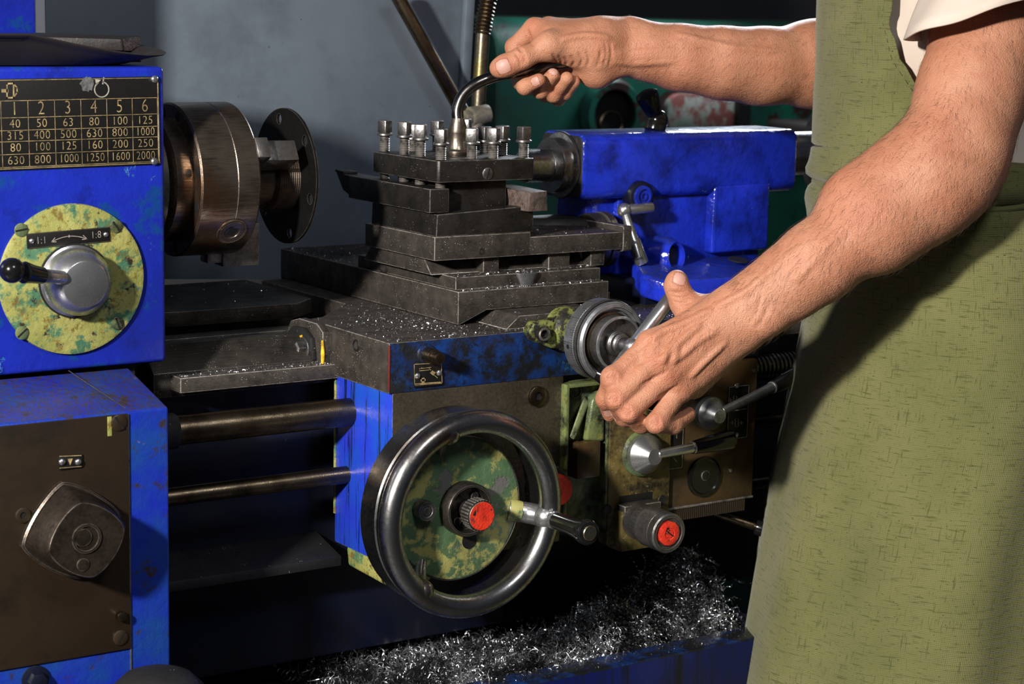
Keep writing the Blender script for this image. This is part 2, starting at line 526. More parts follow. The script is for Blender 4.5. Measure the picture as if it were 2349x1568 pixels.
def screw_mb(c, r, h=.0018, slot_ang=.6, d=NEG_Y):
    """round slotted screw head standing on a face with normal d"""
    mb = MB()
    c = Vector(c)
    mb.lathe([(0, h), (r * .8, h), (r, h * .55), (r, 0), (0, 0)], c, d, 24)
    return mb
def slot_mb(c, r, h, ang, d=NEG_Y):
    mb = MB()
    c = Vector(c)
    u = UX * math.cos(ang) + UZ * math.sin(ang)
    w = u.cross(d) * (r * .13)
    u = u * (r * .92)
    q = [c + d * (h + .0002) + a for a in (u + w, -u + w, -u - w, u - w)]
    mb._faces(q, [(0, 1, 2, 3)])
    return mb
def slotted_screw(parent, px, py, Y, r, mat, ang=.7, name='screw'):
    c = P(px, py, Y=Y)
    s = part(name, screw_mb(c, r), mat, parent)
    part('slot', slot_mb(c, r, .0018, ang), HOLE, s)
    return s
def socket_bolt(parent, px, py, Y, r, h=.004, mat=None, name='socket_bolt'):
    c = Vector(P(px, py, Y=Y))
    mb = MB().lathe([(0, h * .4), (r * .45, h * .4), (r * .45, h), (r * .55, h), (r * .9, h), (r, h * .8), (r, 0), (0, 0)], c, NEG_Y, 24)
    s = part(name, mb, mat or BOLT_STEEL, parent)
    part('socket', MB().lathe([(0, h * .45), (r * .44, h * .45)], c, NEG_Y, 6), HOLE, s)
    return s

# ================================================================ setting
solo('floor', MB().box(-4, 5, -4, 5, -1.02, -.98, 0), FLOOR_M, None, None, (0, 0, -1), kind='structure')
solo('wall_back', MB().box(-4, 6, 3.4, 3.5, -1, 3, 0), WALL_DARK, None, None, (0, 3.45, 0), kind='structure')
solo('wall_left', MB().box(-2.1, -2.0, .9, 3.4, -1, 3, 0), PALE_WALL, None, None, (-2.05, 2, 0), kind='structure')

# ================================================================ green machine far behind
gm = thing('green_machine', 'blurred green machine with flaking paint behind the blue tailstock', 'machine', (1.35, 1.35, -.98))
g0 = P(1135, 300, Y=1.25)
g1 = P(1860, 300, Y=1.25)
gz = P(1500, 46, Y=1.25)[2]
mb = MB()
mb.prism(rrect(1.25, 1.75, -.98, gz, .07, 6), 'x', g0[0], g1[0] + .55, .01)
part('housing', mb, GREEN_MACHINE, gm)
c = P(1392, 262, Y=1.25)
mb = MB().lathe([(.050, 0), (.062, 0), (.066, .012), (.058, .026), (.046, .026), (.044, .012), (.05, 0)], c, NEG_Y, 40)
rg = part('round_opening', mb, GREEN_MACHINE, gm)
part('bore', MB().lathe([(0, .004), (.05, .004), (.05, .0)], c, NEG_Y, 40), HOLE, rg)
part('inner_ring', MB().torus(Vector(P(1402, 285, Y=1.245)), NEG_Y, .024, .004, 32, 10), ROD_STEEL, rg)
a, b = P(1530, 215, Y=1.24), P(1690, 305, Y=1.24)
part('flaked_patch', MB().prism(rrect(a[0], b[0], b[2], a[2], .03), 'y', 1.236, 1.256, .003), FLAKED, gm, label='flaked red and white patch of primer')
a, b = P(1683, 215, Y=1.24), P(1706, 310, Y=1.24)
part('strap', MB().box(a[0], b[0], 1.22, 1.25, b[2] - .3, a[2], .003), GRIP, gm)
a = P(1690, 300, Y=1.24)
part('tray', MB().prism(rrect(a[0] + .08, a[0] + .26, a[2] - .03, a[2] + .02, .012), 'y', 1.1, 1.25, .004), RUBBER, gm)

# ================================================================ splash panel, coolant pipe, rod
sp = thing('splash_panel', 'grey painted sheet metal splash panel with dark specks behind the chuck', 'panel', (.13, .45, -.05))
pr = [P(104, -260, Y=.45), P(1092, -260, Y=.45), P(1062, 235, Y=.45), P(1050, 640, Y=.45), P(104, 640, Y=.45)]
mb = MB().prism([(p[0], p[2]) for p in pr], 'y', .45, .453, .0005)
part('sheet', mb, PANEL_GREY, sp)
e0, e1 = P(1088, -260, Y=.447), P(1060, 240, Y=.447)
mb = MB().hexa([V(e0[0] - .006, .440, e0[2]), V(e0[0] + .006, .440, e0[2]), V(e0[0] + .006, .45, e0[2]), V(e0[0] - .006, .45, e0[2]),
                V(e1[0] - .006, .440, e1[2]), V(e1[0] + .006, .440, e1[2]), V(e1[0] + .006, .45, e1[2]), V(e1[0] - .006, .45, e1[2])], .001)
part('folded_edge', mb, PANEL_GREY, sp)

cp = thing('coolant_pipe', 'upright brassy coolant pipe with ribbed flexible hose behind the tool post lever', 'pipe', P(1105, 330, Y=.40))
A, B = P(1092, 330, Y=.40), P(1108, 70, Y=.40)
part('pipe', MB().tube([A, A * .5 + B * .5, B], .0085, 20), steel('stained_brass_pipe', (.05, .042, .028), (.2, .175, .13), (.25, .45), 30, .9, rust=(.25, .2, .05)), cp)
hp = [P(1106, 78, Y=.40), P(1112, 40, Y=.40), P(1120, 0, Y=.40), P(1130, -50, Y=.40), P(1150, -120, Y=.41), P(1200, -200, Y=.42)]
hs = spline(hp, 40)
part('ribbed_hose', MB().tube(hs, [.0094 + .0014 * math.sin(i * .70) for i in range(len(hs))], 20), ROD_STEEL, cp)
A, B = P(1118, 262, Y=.385), P(1078, 268, Y=.385)
mb = MB().cyl(V(*A), V(*B), .012, 28).cyl(V(*B), V(*(B + (B - A) * .35)), .0085, 24)
mb.cyl(V(*P(1092, 262, Y=.385)), V(*P(1092, 300, Y=.385)), .009, 20)
part('elbow_fitting', mb, steel('greased_fitting', (.09, .08, .06), (.28, .26, .21), (.3, .5), 50, .5, rust=(.45, .42, .08)), cp)

rd = thing('steel_rod', 'slanting dark steel guard rod crossing the grey panel', 'rod', P(1040, 245, Y=.41))
A, B = P(905, -20, Y=.41), P(1050, 240, Y=.41)
part('shaft', MB().cyl(A, B, .0082, 24), ROD_STEEL, rd)
A2 = P(1075, 290, Y=.405)
part('end_fork', MB().tube([B, (B + A2) / 2, A2], [.0095, .0105, .009], 20), DARK_CAST, rd)

# ================================================================ blue cabinet top left
cb = P(84, 40, Y=.28)[0]
bx = thing('blue_cabinet', 'blue painted cabinet corner behind the black tray at top left', 'cabinet', (-.45, .45, .2))
part('cabinet_body', MB().box(-.75, cb, .28, .44, .262, .75, .004), BLUE, bx)
a = P(104, 40, Y=.443)[0]
part('edge_strip', MB().box(cb + .06, a, .443, .449, .15, .75, .001), PALE_WALL, bx, label='pale strip beside the blue cabinet')

# ================================================================ lathe bed
bed = thing('lathe_bed', 'dark oily lathe bed with sliding ways running under the saddle', 'lathe bed', (.4, .2, -.98))
mb = MB().prism([(.130, -.06), (.130, -.036), (.156, -.0125), (.168, -.0125), (.19, -.04), (.19, -.06)], 'x', -.186, 1.35, .0006)
part('front_way', mb, WAY_STEEL, bed)
part('front_flange', MB().box(-.168, 1.35, .108, .135, -.0525, -.0375, .0012), SLIDE_STEEL, bed)
part('inner_way', MB().box(-.186, 1.35, .20, .225, -.06, -.016, .001), WAY_STEEL, bed)
part('rear_way', MB().prism([(.36, -.06), (.36, -.02), (.40, -.012), (.43, -.03), (.43, -.06)], 'x', -.186, 1.35, .001), WAY_STEEL, bed)
a, b = P(378, 640, Z=.004), P(468, 665, Z=.004)
mb = MB().prism([(-.19, .27), (-.11, .245), (.03, .245), (.06, .27), (.06, .43), (-.19, .43)], 'z', -.012, .0035, .0008)
part('bridge_plate', mb, WAY_STEEL, bed)
mb = MB().cyl(V(-.15, .24, -.024), V(-.15, .252, -.024), .014, 6, .001).cyl(V(-.15, .228, -.024), V(-.15, .25, -.024), .008, 20)
part('clamp_nut', mb, WAY_STEEL, bed)
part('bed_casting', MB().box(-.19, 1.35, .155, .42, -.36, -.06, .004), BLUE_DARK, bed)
z0 = P(590, 1300, Y=.125)[2]
part('ledge', MB().prism([(.10, z0 - .004), (.10, z0 + .006), (.155, z0 + .02), (.155, z0 - .004)], 'x', -.186, .005, .0008), DARK_CAST, bed)
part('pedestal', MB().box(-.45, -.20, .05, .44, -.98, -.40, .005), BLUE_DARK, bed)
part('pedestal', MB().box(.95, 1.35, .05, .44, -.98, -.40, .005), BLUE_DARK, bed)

def leadscrew():
    t = thing('lead_screw', 'thick oily lead screw under the bed flange, threaded right of the apron', 'lead screw', (.3, .085, -.0835))
    y, z = .085, P(590, 967, Y=.085)[2]
    part('shaft', MB().cyl(V(-.215, y, z), V(.47, y, z), .0142, 36), ROD_STEEL, t)
    part('collar', MB().cyl(V(-.222, y, z), V(-.185, y, z), .0175, 32), DARK_CAST, t)
    pr_ = []
    X0, n, pit = .462, 60, .0062
    for k in range(n):
        pr_ += [(.0115, k * pit), (.0155, k * pit + pit * .2), (.0155, k * pit + pit * .5), (.0115, k * pit + pit * .7)]
    part('thread', MB().lathe([(0, 0)] + pr_ + [(0, n * pit)], V(X0, y, z), UX, 40), steel('lead_screw_thread', (.12, .10, .085), (.36, .33, .3), (.2, .35), 50, 1.0, edge=(.6, .6, .6)), t)
leadscrew()
t = thing('feed_rod', 'thin oily feed rod below the lead screw', 'feed rod', (.3, .09, -.15))
z = P(590, 1114, Y=.09)[2]
part('shaft', MB().cyl(V(-.22, .09, z), V(1.2, .09, z), .0088, 28), ROD_STEEL, t)
part('collar', MB().cyl(V(.50, .09, z), V(.515, .09, z), .013, 28), RIM_STEEL, t)
t = thing('control_rod', 'lowest bright rod showing right of the apron beside the green cloth', 'rod', (.55, .10, -.22))
z = P(1750, 1105, Y=.10)[2]
part('shaft', MB().cyl(V(.40, .10, z), V(1.2, .10, z), .0078, 24), RIM_STEEL, t)

# ================================================================ headstock
hs_ = thing('headstock', 'glossy blue lathe headstock with speed chart and yellow selector disc', 'headstock', (-.34, .2, -.02))
part('housing', MB().box(-.56, -.19, .09, .43, -.017, .259, .0045, 3), BLUE, hs_)
part('base_block', MB().box(-.56, -.215, .105, .43, -.39, -.0165, .002), DARK_CAST, hs_)
YP = .0885
q0, q1 = Vector(P(0, 231.7, Y=YP)), Vector(P(361.6, 223.7, Y=YP))
pu = (q1 - q0).normalized()
pv = Vector((-pu.z, 0, pu.x))
def chart(px, py): return Vector(P(px, py, Y=YP))
def loc2(p): return ((p - q0).dot(pu), (p - q0).dot(pv))
def at2(a, b, y=YP): return q0 + pu * a + pv * b + Vector((0, y - YP, 0))
cx = [loc2(chart(3.5, 300))[0] + (loc2(chart(361.8, 300))[0] - loc2(chart(3.5, 300))[0]) * k / 6 for k in range(7)]
cz = [loc2(chart(3, y))[1] for y in (231.7, 270.6, 300, 325.5, 355, 384.4)]
top, bot = loc2(chart(2, 181))[1], loc2(chart(4, 392))[1]
left, right = cx[0] - .062, loc2(chart(367, 280))[0]
def slab(a0, a1, b0, b1, y0, y1, bev=.0005):
    return MB().hexa([at2(a0, b0, y0), at2(a1, b0, y0), at2(a1, b0, y1), at2(a0, b0, y1), at2(a0, b1, y0), at2(a1, b1, y0), at2(a1, b1, y1), at2(a0, b1, y1)], bev)
pl = part('speed_chart_plate', slab(left, right, bot, top, YP, .0905), PLATE_BLACK, hs_, label='black speed chart with rows of engraved numbers')
mb = MB()
for zz in cz:
    strip_into(mb, [at2(left, zz), at2(cx[6] + .0005, zz)], .00045, NEG_Y)
for xx in cx:
    strip_into(mb, [at2(xx, cz[0]), at2(xx, cz[-1])], .00045, NEG_Y)
strip_into(mb, [at2(left, bot + .0016), at2(right - .001, bot + .0016)], .0006, NEG_Y)
strip_into(mb, [at2(left, top - .0012), at2(right - .001, top - .0012)], .0004, NEG_Y)
strip_into(mb, [at2(right - .0016, top - .002), at2(right - .0016, bot + .002)], .0010, NEG_Y)
part('chart_grid', mb, ENGRAVE, pl)
mb = MB()
rows = [['1', '2', '3', '4', '5', '6'], ['40', '50', '63', '80', '100', '125'], ['315', '400', '500', '630', '800', '1000'],
        ['80', '100', '125', '160', '200', '250'], ['630', '800', '1000', '1250', '1600', '2000']]
for r_, row in enumerate(rows):
    for k, s in enumerate(row):
        zc = (cz[r_] + cz[r_ + 1]) / 2
        text_into(mb, s, .0172 if r_ == 0 else .0108, at2((cx[k] + cx[k + 1]) / 2, zc), pu, pv, .80 if r_ == 0 else (.92 if len(s) < 4 else .82))
part('chart_numbers', mb, ENGRAVE, pl, label='engraved gold spindle speed numbers')
mb = MB()
c0 = loc2(chart(233, 203))
pts = [at2(c0[0] + .0068 * math.cos(a), c0[1] - .0008 + .0068 * math.sin(a)) for a in [R(118 + 322 * k / 40) for k in range(41)]]
ribbon_into(mb, pts, .0011, NEG_Y)
strip_into(mb, [at2(c0[0] + .0012, c0[1] + .0045), at2(c0[0] + .0022, c0[1] + .0095)], .0013, NEG_Y)
mb._faces([at2(c0[0] - .0062, c0[1] + .0086) + NEG_Y * .0002, at2(c0[0] - .0004, c0[1] + .0078) + NEG_Y * .0002, at2(c0[0] - .0052, c0[1] + .0036) + NEG_Y * .0002], [(0, 2, 1)])
part('turn_arrow', mb, ENGRAVE_W, pl)
mb = MB()
def poly_line(pxs, w): strip_into(mb, [chart(*p) for p in pxs], w, NEG_Y)
poly_line([(16, 192), (31, 191), (31, 224), (16, 224), (16, 192)], .0013)
poly_line([(32, 193), (39, 201), (39, 212), (32, 222)], .0011)
poly_line([(7, 208), (15, 208)], .003)
part('chuck_symbol', mb, ENGRAVE, pl)
for px, py in ((354.5, 181.5), (354, 370)):
    part('rivet', MB().lathe([(.0034, 0), (.0033, .0012), (.0022, .0024), (0, .0028)], Vector(P(px, py, Y=YP)), NEG_Y, 20), BRIGHT, pl)
mb = MB()
n0 = loc2(chart(200, 192))
bl = [(n0[0] + r0 * math.cos(a) * 1.0, n0[1] + r0 * math.sin(a)) for a, r0 in [(2 * math.pi * k / 26, .0056 + .0022 * random.random()) for k in range(26)]]
mb._faces([at2(a, b) + NEG_Y * .00025 for a, b in bl], [tuple(range(26))[::-1]])
part('bare_patch', mb, steel('scraped_aluminium', (.08, .08, .08), (.55, .55, .54), (.3, .5), 400, .8), pl, label='scraped bare metal patch on the chart')

DC = Vector(P(165, 640, Y=.09))
dk = part('selector_disc', MB().lathe([(0, .0045), (.0655, .0045), (.0685, .0035), (.0692, 0), (0, 0)], DC, NEG_Y, 96), YELLOW_GREEN, hs_, label='chipped yellow green round selector disc')
for px, py, an in ((48, 527, .15), (266, 519, 2.2), (50, 763, .7), (269, 741, 1.9)):
    c = Vector(P(px, py, Y=.0855))
    s = part('screw', screw_mb(c, .0062, .0014), CAST_GREEN, dk)
    part('slot', slot_mb(c, .0062, .0014, an), HOLE, s)
u2 = (Vector(P(250, 533, Y=.0845)) - Vector(P(67, 549, Y=.0845)))
u2.normalize()
v2 = Vector((-u2.z, 0, u2.x))
pc = Vector(P(158.5, 545, Y=.0845))
def rp(a, b, y=.0845): return pc + u2 * a + v2 * b + Vector((0, y - .0845, 0))
hw_, hh_ = .0395, .0068
rp_ = part('ratio_plate', MB().hexa([rp(-hw_, -hh_, .0845), rp(hw_, -hh_, .0845), rp(hw_, -hh_, .086), rp(-hw_, -hh_, .086), rp(-hw_, hh_, .0845), rp(hw_, hh_, .0845), rp(hw_, hh_, .086), rp(-hw_, hh_, .086)], .0003), PLATE_BLACK, hs_, label='small black plate engraved with ratios 1:1 and 1:8')
mb = MB()
text_into(mb, '1:1', .0092, rp(-.0262, -.0003), u2, v2, .85)
text_into(mb, '1:8', .0092, rp(.0258, .0003), u2, v2, .85)
pts = [rp(x, .0014 - 14 * x * x) for x in [-.0165 + .033 * k / 16 for k in range(17)]]
ribbon_into(mb, pts, .0006, NEG_Y)
for sx in (-1, 1):
    strip_into(mb, [rp(sx * .0135, .0010), rp(sx * .0168, -.0024), rp(sx * .0125, -.0026)], .0007, NEG_Y)
mb._faces([rp(.0012, .0014) + NEG_Y * .0003, rp(0, .0028) + NEG_Y * .0003, rp(-.0012, .0014) + NEG_Y * .0003, rp(0, 0) + NEG_Y * .0003], [(0, 1, 2, 3)])
part('ratio_lettering', mb, ENGRAVE_W, rp_)
mb = MB()
for a, b in ((-1, 1), (-1, -1)):
    strip_into(mb, [rp(-hw_ + .0004, b * (hh_ - .0004)), rp(hw_ - .0004, b * (hh_ - .0004))], .0004, NEG_Y)
part('plate_border', mb, SEDGE, rp_)
for sx in (-1, 1):
    part('rivet', MB().lathe([(.0024, 0), (.0022, .001), (.0012, .0018), (0, .002)], rp(sx * .0352, .0), NEG_Y, 16), BRIGHT, rp_)

sl = thing('selector_lever', 'turned steel hub with black ball ended lever on the yellow selector disc', 'lever', DC + V(0, -.0045, 0))
KC = Vector(P(170, 643, Y=.0855))
part('hub', MB().lathe([(.0325, 0), (.0325, .002), (.0305, .003), (.0305, .014), (.0305, .0145), (.0215, .0275), (.0205, .028), (0, .028)], KC, NEG_Y, 64), BRIGHT, sl)
part('collar', MB().lathe([(.034, 0), (.034, .0018), (.031, .0018)], KC, NEG_Y, 64), DARK_CAST, sl)
a = Vector(P(145, 637, Y=.060)); b = Vector(P(98, 632, Y=.05)); c = Vector(P(28, 620, Y=.036))
part('rod', MB().cyl(a, b, .0062, 24), BRIGHT, sl)
d_ = (c - b)
kn = [(0, 0), (.0068, 0), (.0075, .0008), (.0082, d_.length * .35), (.0098, d_.length * .62)]
for k in range(9):
    an = R(-50 + 140 * k / 8)
    kn.append((.0112 * math.cos(an), d_.length + .0112 * math.sin(an)))
part('ball_grip', MB().lathe(kn, b, d_, 32), GRIP, sl, label='black ball shaped lever grip')

# ================================================================ feed gearbox bottom left
fb = thing('feed_gearbox', 'blue feed gearbox with brown cover plate below the headstock', 'gearbox', (-.38, .05, -.40))
part('housing', MB().prism([(0, -.4), (0, -.0405), (.0885, -.0185), (.0885, -.4)], 'x', -.56, -.2285, .0028, 3), BLUE_DIRTY if False else paint('dusty_blue_casting_paint', (.010, .022, .36), (.008, .05, .25), (.03, .022, .015), (.01, .12, .22), (.25, .5), (.56, .64), (.66, .70), 24, edge=(.25, .16, .07), bump=.5, dust=(.045, .032, .02)), fb)
cxr = P(297, 1250, Y=-.002)[0]
part('cover_plate', MB().box(-.56, cxr, -.0025, .0004, P(150, 1512, Y=-.002)[2], P(150, 963, Y=-.002)[2], .0008), COVER, fb)
a = P(298.5, 1250, Y=-.002)
part('seam', MB().box(cxr + .0002, cxr + .0016, -.001, .0004, -.40, P(297, 950, Y=-.002)[2], .0002), SEDGE, fb)
mb = MB()
for a, b in ((Vector(P(158, 852, Y=.084)), Vector(P(298, 944, Y=.001))),):
    for k in range(24):
        p = a + (b - a) * (k / 24); q = a + (b - a) * ((k + 1.02) / 24)
    strip_into(mb, [a + V(0, 0, .0006), b + V(0, 0, .0004)], .0013, Vector((0, -.24, .97)))
part('top_seam', mb, SEDGE, fb)
mb = MB().box(P(247, 1000, Y=-.0028)[0], P(257, 1000, Y=-.0028)[0], -.0031, -.002, P(252, 1000, Y=-.0028)[2], P(252, 955, Y=-.0028)[2], .0004)
part('paint_drip', mb, YELLOW_GREEN, fb)
slotted_screw(fb, 272, 969, -.0025, .0075, COVER, -1.0)
slotted_screw(fb, 276, 1462, -.0025, .0072, COVER, 1.0)
part('bolt', MB().cyl(P(275, 1411, Y=-.0025), P(275, 1411, Y=-.0025) + np.array([0, -.006, 0]), .0045, 20), ROD_STEEL, fb)
socket_bolt(fb, 52, 1181, -.0025, .0068, .002, COVER, 'plug')
np_ = part('name_plate', MB().box(P(135, 1059, Y=-.003)[0], P(188, 1059, Y=-.003)[0], -.0042, -.0025, P(160, 1074, Y=-.003)[2], P(160, 1044, Y=-.003)[2], .0004), PLATE_BLACK, fb, label='small black plate with a brass triangle between two rivets')
mb = MB()
tri = [P(155, 1052, Y=-.0044), P(167, 1051, Y=-.0044), P(161, 1067, Y=-.0044)]
mb._faces(tri, [(0, 1, 2)])
for a, b in (((137, 1046), (186, 1044)), ((137, 1073), (186, 1069))):
    strip_into(mb, [P(*a, Y=-.0043), P(*b, Y=-.0043)], .0006, NEG_Y)
part('triangle_mark', mb, ENGRAVE, np_)
for px in (142, 179):
    part('rivet', MB().lathe([(.003, 0), (.0027, .0014), (.0014, .0024), (0, .0026)], Vector(P(px, 1059, Y=-.0042)), NEG_Y, 16), BRIGHT, np_)

def superloop(c, rx, rz, p, rot, n=72):
    out = []
    for k in range(n):
        a = 2 * math.pi * k / n
        ca, sa = math.cos(a), math.sin(a)
        r = 1 / (abs(ca) ** p + abs(sa) ** p) ** (1 / p)
        x, z = rx * r * ca, rz * r * sa
        out.append((c[0] + x * math.cos(rot) - z * math.sin(rot), c[2] + x * math.sin(rot) + z * math.cos(rot)))
    return out
def loft_y(loops, ys):
    mb = MB()
    rings = [[mb.bm.verts.new((u, y, v)) for u, v in lp] for lp, y in zip(loops, ys)]
    n = len(rings[0])
    for A, B in zip(rings[:-1], rings[1:]):
        for k in range(n):
            mb.bm.faces.new([A[k], A[(k + 1) % n], B[(k + 1) % n], B[k]])
    mb.bm.faces.new(rings[-1]); mb.bm.faces.new(rings[0][::-1])
    bmesh.ops.recalc_face_normals(mb.bm, faces=list(mb.bm.faces))
    return mb
sk = thing('shift_knob', 'big square dark steel knob on the brown gearbox cover', 'knob', P(165, 1215, Y=-.0025))
KNOB = steel('browned_knob_steel', (.020, .015, .011), (.075, .057, .045), (.3, .48), 60, .75, edge=(.42, .36, .31), scratch=.3)
kc = P(160, 1214, Y=-.003)
S = lambda r, p=1.32: superloop(kc, r, r * .98, p, R(10))
part('flange', loft_y([S(.046), S(.0465), S(.0465), S(.0445)], [-.0025, -.003, -.008, -.0095]), KNOB, sk)
part('body', loft_y([S(.0425), S(.0425), S(.0370, 1.42), S(.0358, 1.45), S(.0345, 1.5)], [-.009, -.011, -.040, -.0425, -.0435]), KNOB, sk)
fc = V(kc[0], -.0435, kc[2])
part('end_ring', MB().lathe([(.0135, 0), (.0132, .0016), (.0122, .0018), (.0108, .0016), (.0105, 0)], fc + V(-.001, 0, .002), NEG_Y, 40), KNOB, sk)
part('end_plug', MB().lathe([(.008, 0), (.0078, .001), (.006, .0012), (0, .0012)], fc + V(-.004, 0, .003), NEG_Y, 32), KNOB, sk)
part('screw', MB().lathe([(.0058, 0), (.0056, .001), (.004, .0014), (0, .0014)], fc + V(-.0045, 0, -.021), NEG_Y, 24), KNOB, sk)
lo = thing('drain_plug', 'round bolt head on the blue casting at the bottom left corner', 'bolt', P(82, 1558, Y=0))
part('head', MB().cyl(P(82, 1558, Y=.0005), P(82, 1558, Y=0) + np.array([0, -.009, 0]), .0085, 6, .001), BLUE_DARK, lo)
part('washer', MB().cyl(P(80, 1556, Y=.0005), P(80, 1556, Y=0) + np.array([0, -.002, 0]), .0125, 28), BLUE_DARK, lo)
dm = thing('foot_cap', 'dark domed cap at the lower edge beside the gearbox column', 'cap', P(360, 1600, Y=-.05))
part('dome', MB().lathe([(0, .030), (.015, .0285), (.03, .023), (.041, .012), (.044, 0), (.044, -.05), (0, -.05)], P(362, 1606, Y=-.06), UZ, 48), DARK_CAST, dm)

# ================================================================ tray and stone on the headstock
tr = thing('plastic_tray', 'black curved plastic tray lying on top of the headstock', 'tray', (-.36, .16, .26))
FR = [(P(px, py, Y=.09)[0], P(px, py, Y=.09)[2]) for px, py in ((-140, 84), (-60, 76), (0, 73), (60, 77), (150, 98), (250, 117), (330, 127), (400, 130))]
BKR = [(P(px, py, Y=.27)[0], P(px, py, Y=.27)[2]) for px, py in ((-200, 84), (0, 88), (150, 96), (270, 84), (310, 73), (335, 72), (370, 92), (415, 118))]
def tray_mesh():
    mb = MB()
    nU = 72
    def xy(a, s):
        return (-.37 + s * .200 * math.copysign(abs(math.cos(a)) ** .6, math.cos(a)), .180 + s * .098 * math.copysign(abs(math.sin(a)) ** .6, math.sin(a)))
    def rim_z(a):
        x, y = xy(a, 1)
        f = float(np.interp(x, *zip(*FR)))
        b = float(np.interp(x, *zip(*BKR)))
        t = (y - .082) / .196
        return f * (1 - t) + b * t
    spec = [(.02, .2596, 0), (.80, .2596, 0), (.84, .2604, 0), (.93, -.006, 1), (.96, -.0045, 1), (.975, -.0035, 1), (1.02, -.0022, 1), (1.03, -.001, 1), (1.02, .0004, 1), (.955, .0002, 1), (.925, -.0025, 1), (.82, .2640, 0), (.78, .2626, 0), (.02, .2626, 0)]
    R_ = []
    for s, zz, rel in spec:
        ring = []
        for k in range(nU):
            a = 2 * math.pi * k / nU
            x, y = xy(a, s)
            ring.append(mb.bm.verts.new((x, y, rim_z(a) + zz if rel else zz)))
        R_.append(ring)
    for A, B in zip(R_[:-1], R_[1:]):
        for k in range(nU):
            mb.bm.faces.new([A[k], A[(k + 1) % nU], B[(k + 1) % nU], B[k]])
    mb.bm.faces.new(R_[0]); mb.bm.faces.new(R_[-1][::-1])
    bmesh.ops.recalc_face_normals(mb.bm, faces=list(mb.bm.faces))
    return mb
part('dish', tray_mesh(), RUBBER, tr, smooth=60)
part('floor_ridge', MB().box(-.24, -.22, .12, .24, .2622, .2638, .0006), RUBBER, tr)
part('floor_ridge', MB().box(-.215, -.20, .12, .24, .2622, .2638, .0006), RUBBER, tr)
st = thing('metal_block', 'dark steel block with a rough reddish end lying in the black tray', 'block', (-.27, .19, .268))
bA, bB = P(258, 118, Y=.165), P(152, 88, Y=.2)
mb = MB()
def blk(px, py, Y): return Vector(P(px, py, Y=Y))
f0, f1, f2, f3 = blk(283, 117, .16), blk(323, 119, .185), blk(323, 82, .185), blk(279, 89, .16)
bk = Vector((-.095, .035, .0015))
mb.hexa([f0 + bk * 1.15, f0, f1, f1 + bk * 1.1, f3 + bk, f3, f2, f2 + bk * .98], .002)
part('bar', mb, paint('rusty_block_end', (.012, .010, .009), (.024, .02, .018), (.02, .018, .016), (.09, .08, .07), (.35, .55), (.5, .7), (.64, .7), 60, bump=.4), st)
nrm = (f1 - f0).cross(f2 - f1).normalized()
ctr = (f0 + f1 + f2 + f3) / 4
nrm = nrm if nrm.x > 0 else -nrm
mb = MB()
mb._faces([ctr + (p - ctr) * .94 + nrm * .0004 for p in (f0, f1, f2, f3)], [(0, 1, 2, 3)])
part('rough_end', mb, paint('red_oxide_end', (.12, .04, .028), (.07, .03, .024), (.03, .016, .013), (.2, .14, .12), (.4, .6), (.5, .62), (.6, .66), 90, bump=1.2, chip_sc=160), st, label='rough reddish brown end face')
# ================================================================ chuck
ck = thing('lathe_chuck', 'browned steel three jaw chuck beside the blue headstock', 'chuck', (-.115, AXY, AXZ))
ax = V(0, AXY, AXZ)
ROUND = 112
part('body', MB().lathe([(.052, -.146), (.0735, -.146), (.0752, -.1445), (.0752, -.1085), (.0745, -.1078), (.0752, -.1071), (.0752, -.085), (.0735, -.083), (.024, -.083), (.024, -.11), (.02, -.11)], ax, UX, ROUND), CHUCK_STEEL, ck)
part('back_plate', MB().lathe([(.03, -.190), (.046, -.190), (.048, -.188), (.048, -.170), (.056, -.168), (.0605, -.164), (.0605, -.150), (.058, -.146), (.03, -.146)], ax, UX, 80), CHUCK_STEEL, ck)
KNURL = steel('knurled_dark_steel', (.08, .075, .07), (.26, .245, .23), (.28, .42), 60, .85, scratch=.2)
mb = MB().lathe([(.0585, -.1845), (.0643, -.1838)], ax, UX, 100).lathe([(.0643, -.1742), (.0585, -.1735)], ax, UX, 100)
knurl_into(mb, ax, UX, .0638, -.1838, -.1742, 300, 14, .0007)
part('knurled_ring', mb, KNURL, ck)
for k in range(12):
    a = 2 * math.pi * k / 12 + .2
    c = V(-.1463, AXY + .0665 * math.sin(a), AXZ + .0665 * math.cos(a))
    part('bolt_hole', MB().lathe([(0, 0), (.0045, 0), (.0055, -.0003)], c, -UX, 16), HOLE, ck)
def jaw(ang, x0, x1, r0, r1, r2):
    """stepped chuck jaw; ang measured from up towards the viewer"""
    er = V(0, -math.sin(ang), math.cos(ang))
    et = V(0, math.cos(ang), math.sin(ang))
    mb = MB()
    w = .0105
    def bx(xa, xb, ra, rb, w_):
        v = []
        for rr in (ra, rb):
            for (xx, tt) in ((xa, -w_), (xb, -w_), (xb, w_), (xa, w_)):
                v.append(V(xx, AXY, AXZ) + er * rr + et * tt)
        mb.hexa(v, .0012)
    bx(x0, x0 + .018, r0, r2 - .004, w * .82)
    bx(x0 + .016, x0 + .030, r0, r2, w)
    bx(x0 + .028, x1, r0, r1, w)
    return mb
for k, a in enumerate((R(62), R(62 + 120), R(62 + 240))):
    if k == 0:
        j = part('jaw', jaw(a, -.100, -.036, .04, .066, .075), JAW_STEEL, ck)
    else:
        j = part('jaw', jaw(a, -.108, -.052, .045, .088, .088), JAW_STEEL, ck)
ka = R(38)
er = V(0, -math.cos(ka), -math.sin(ka))
kc_ = V(-.1075, AXY, AXZ) + er * .0742
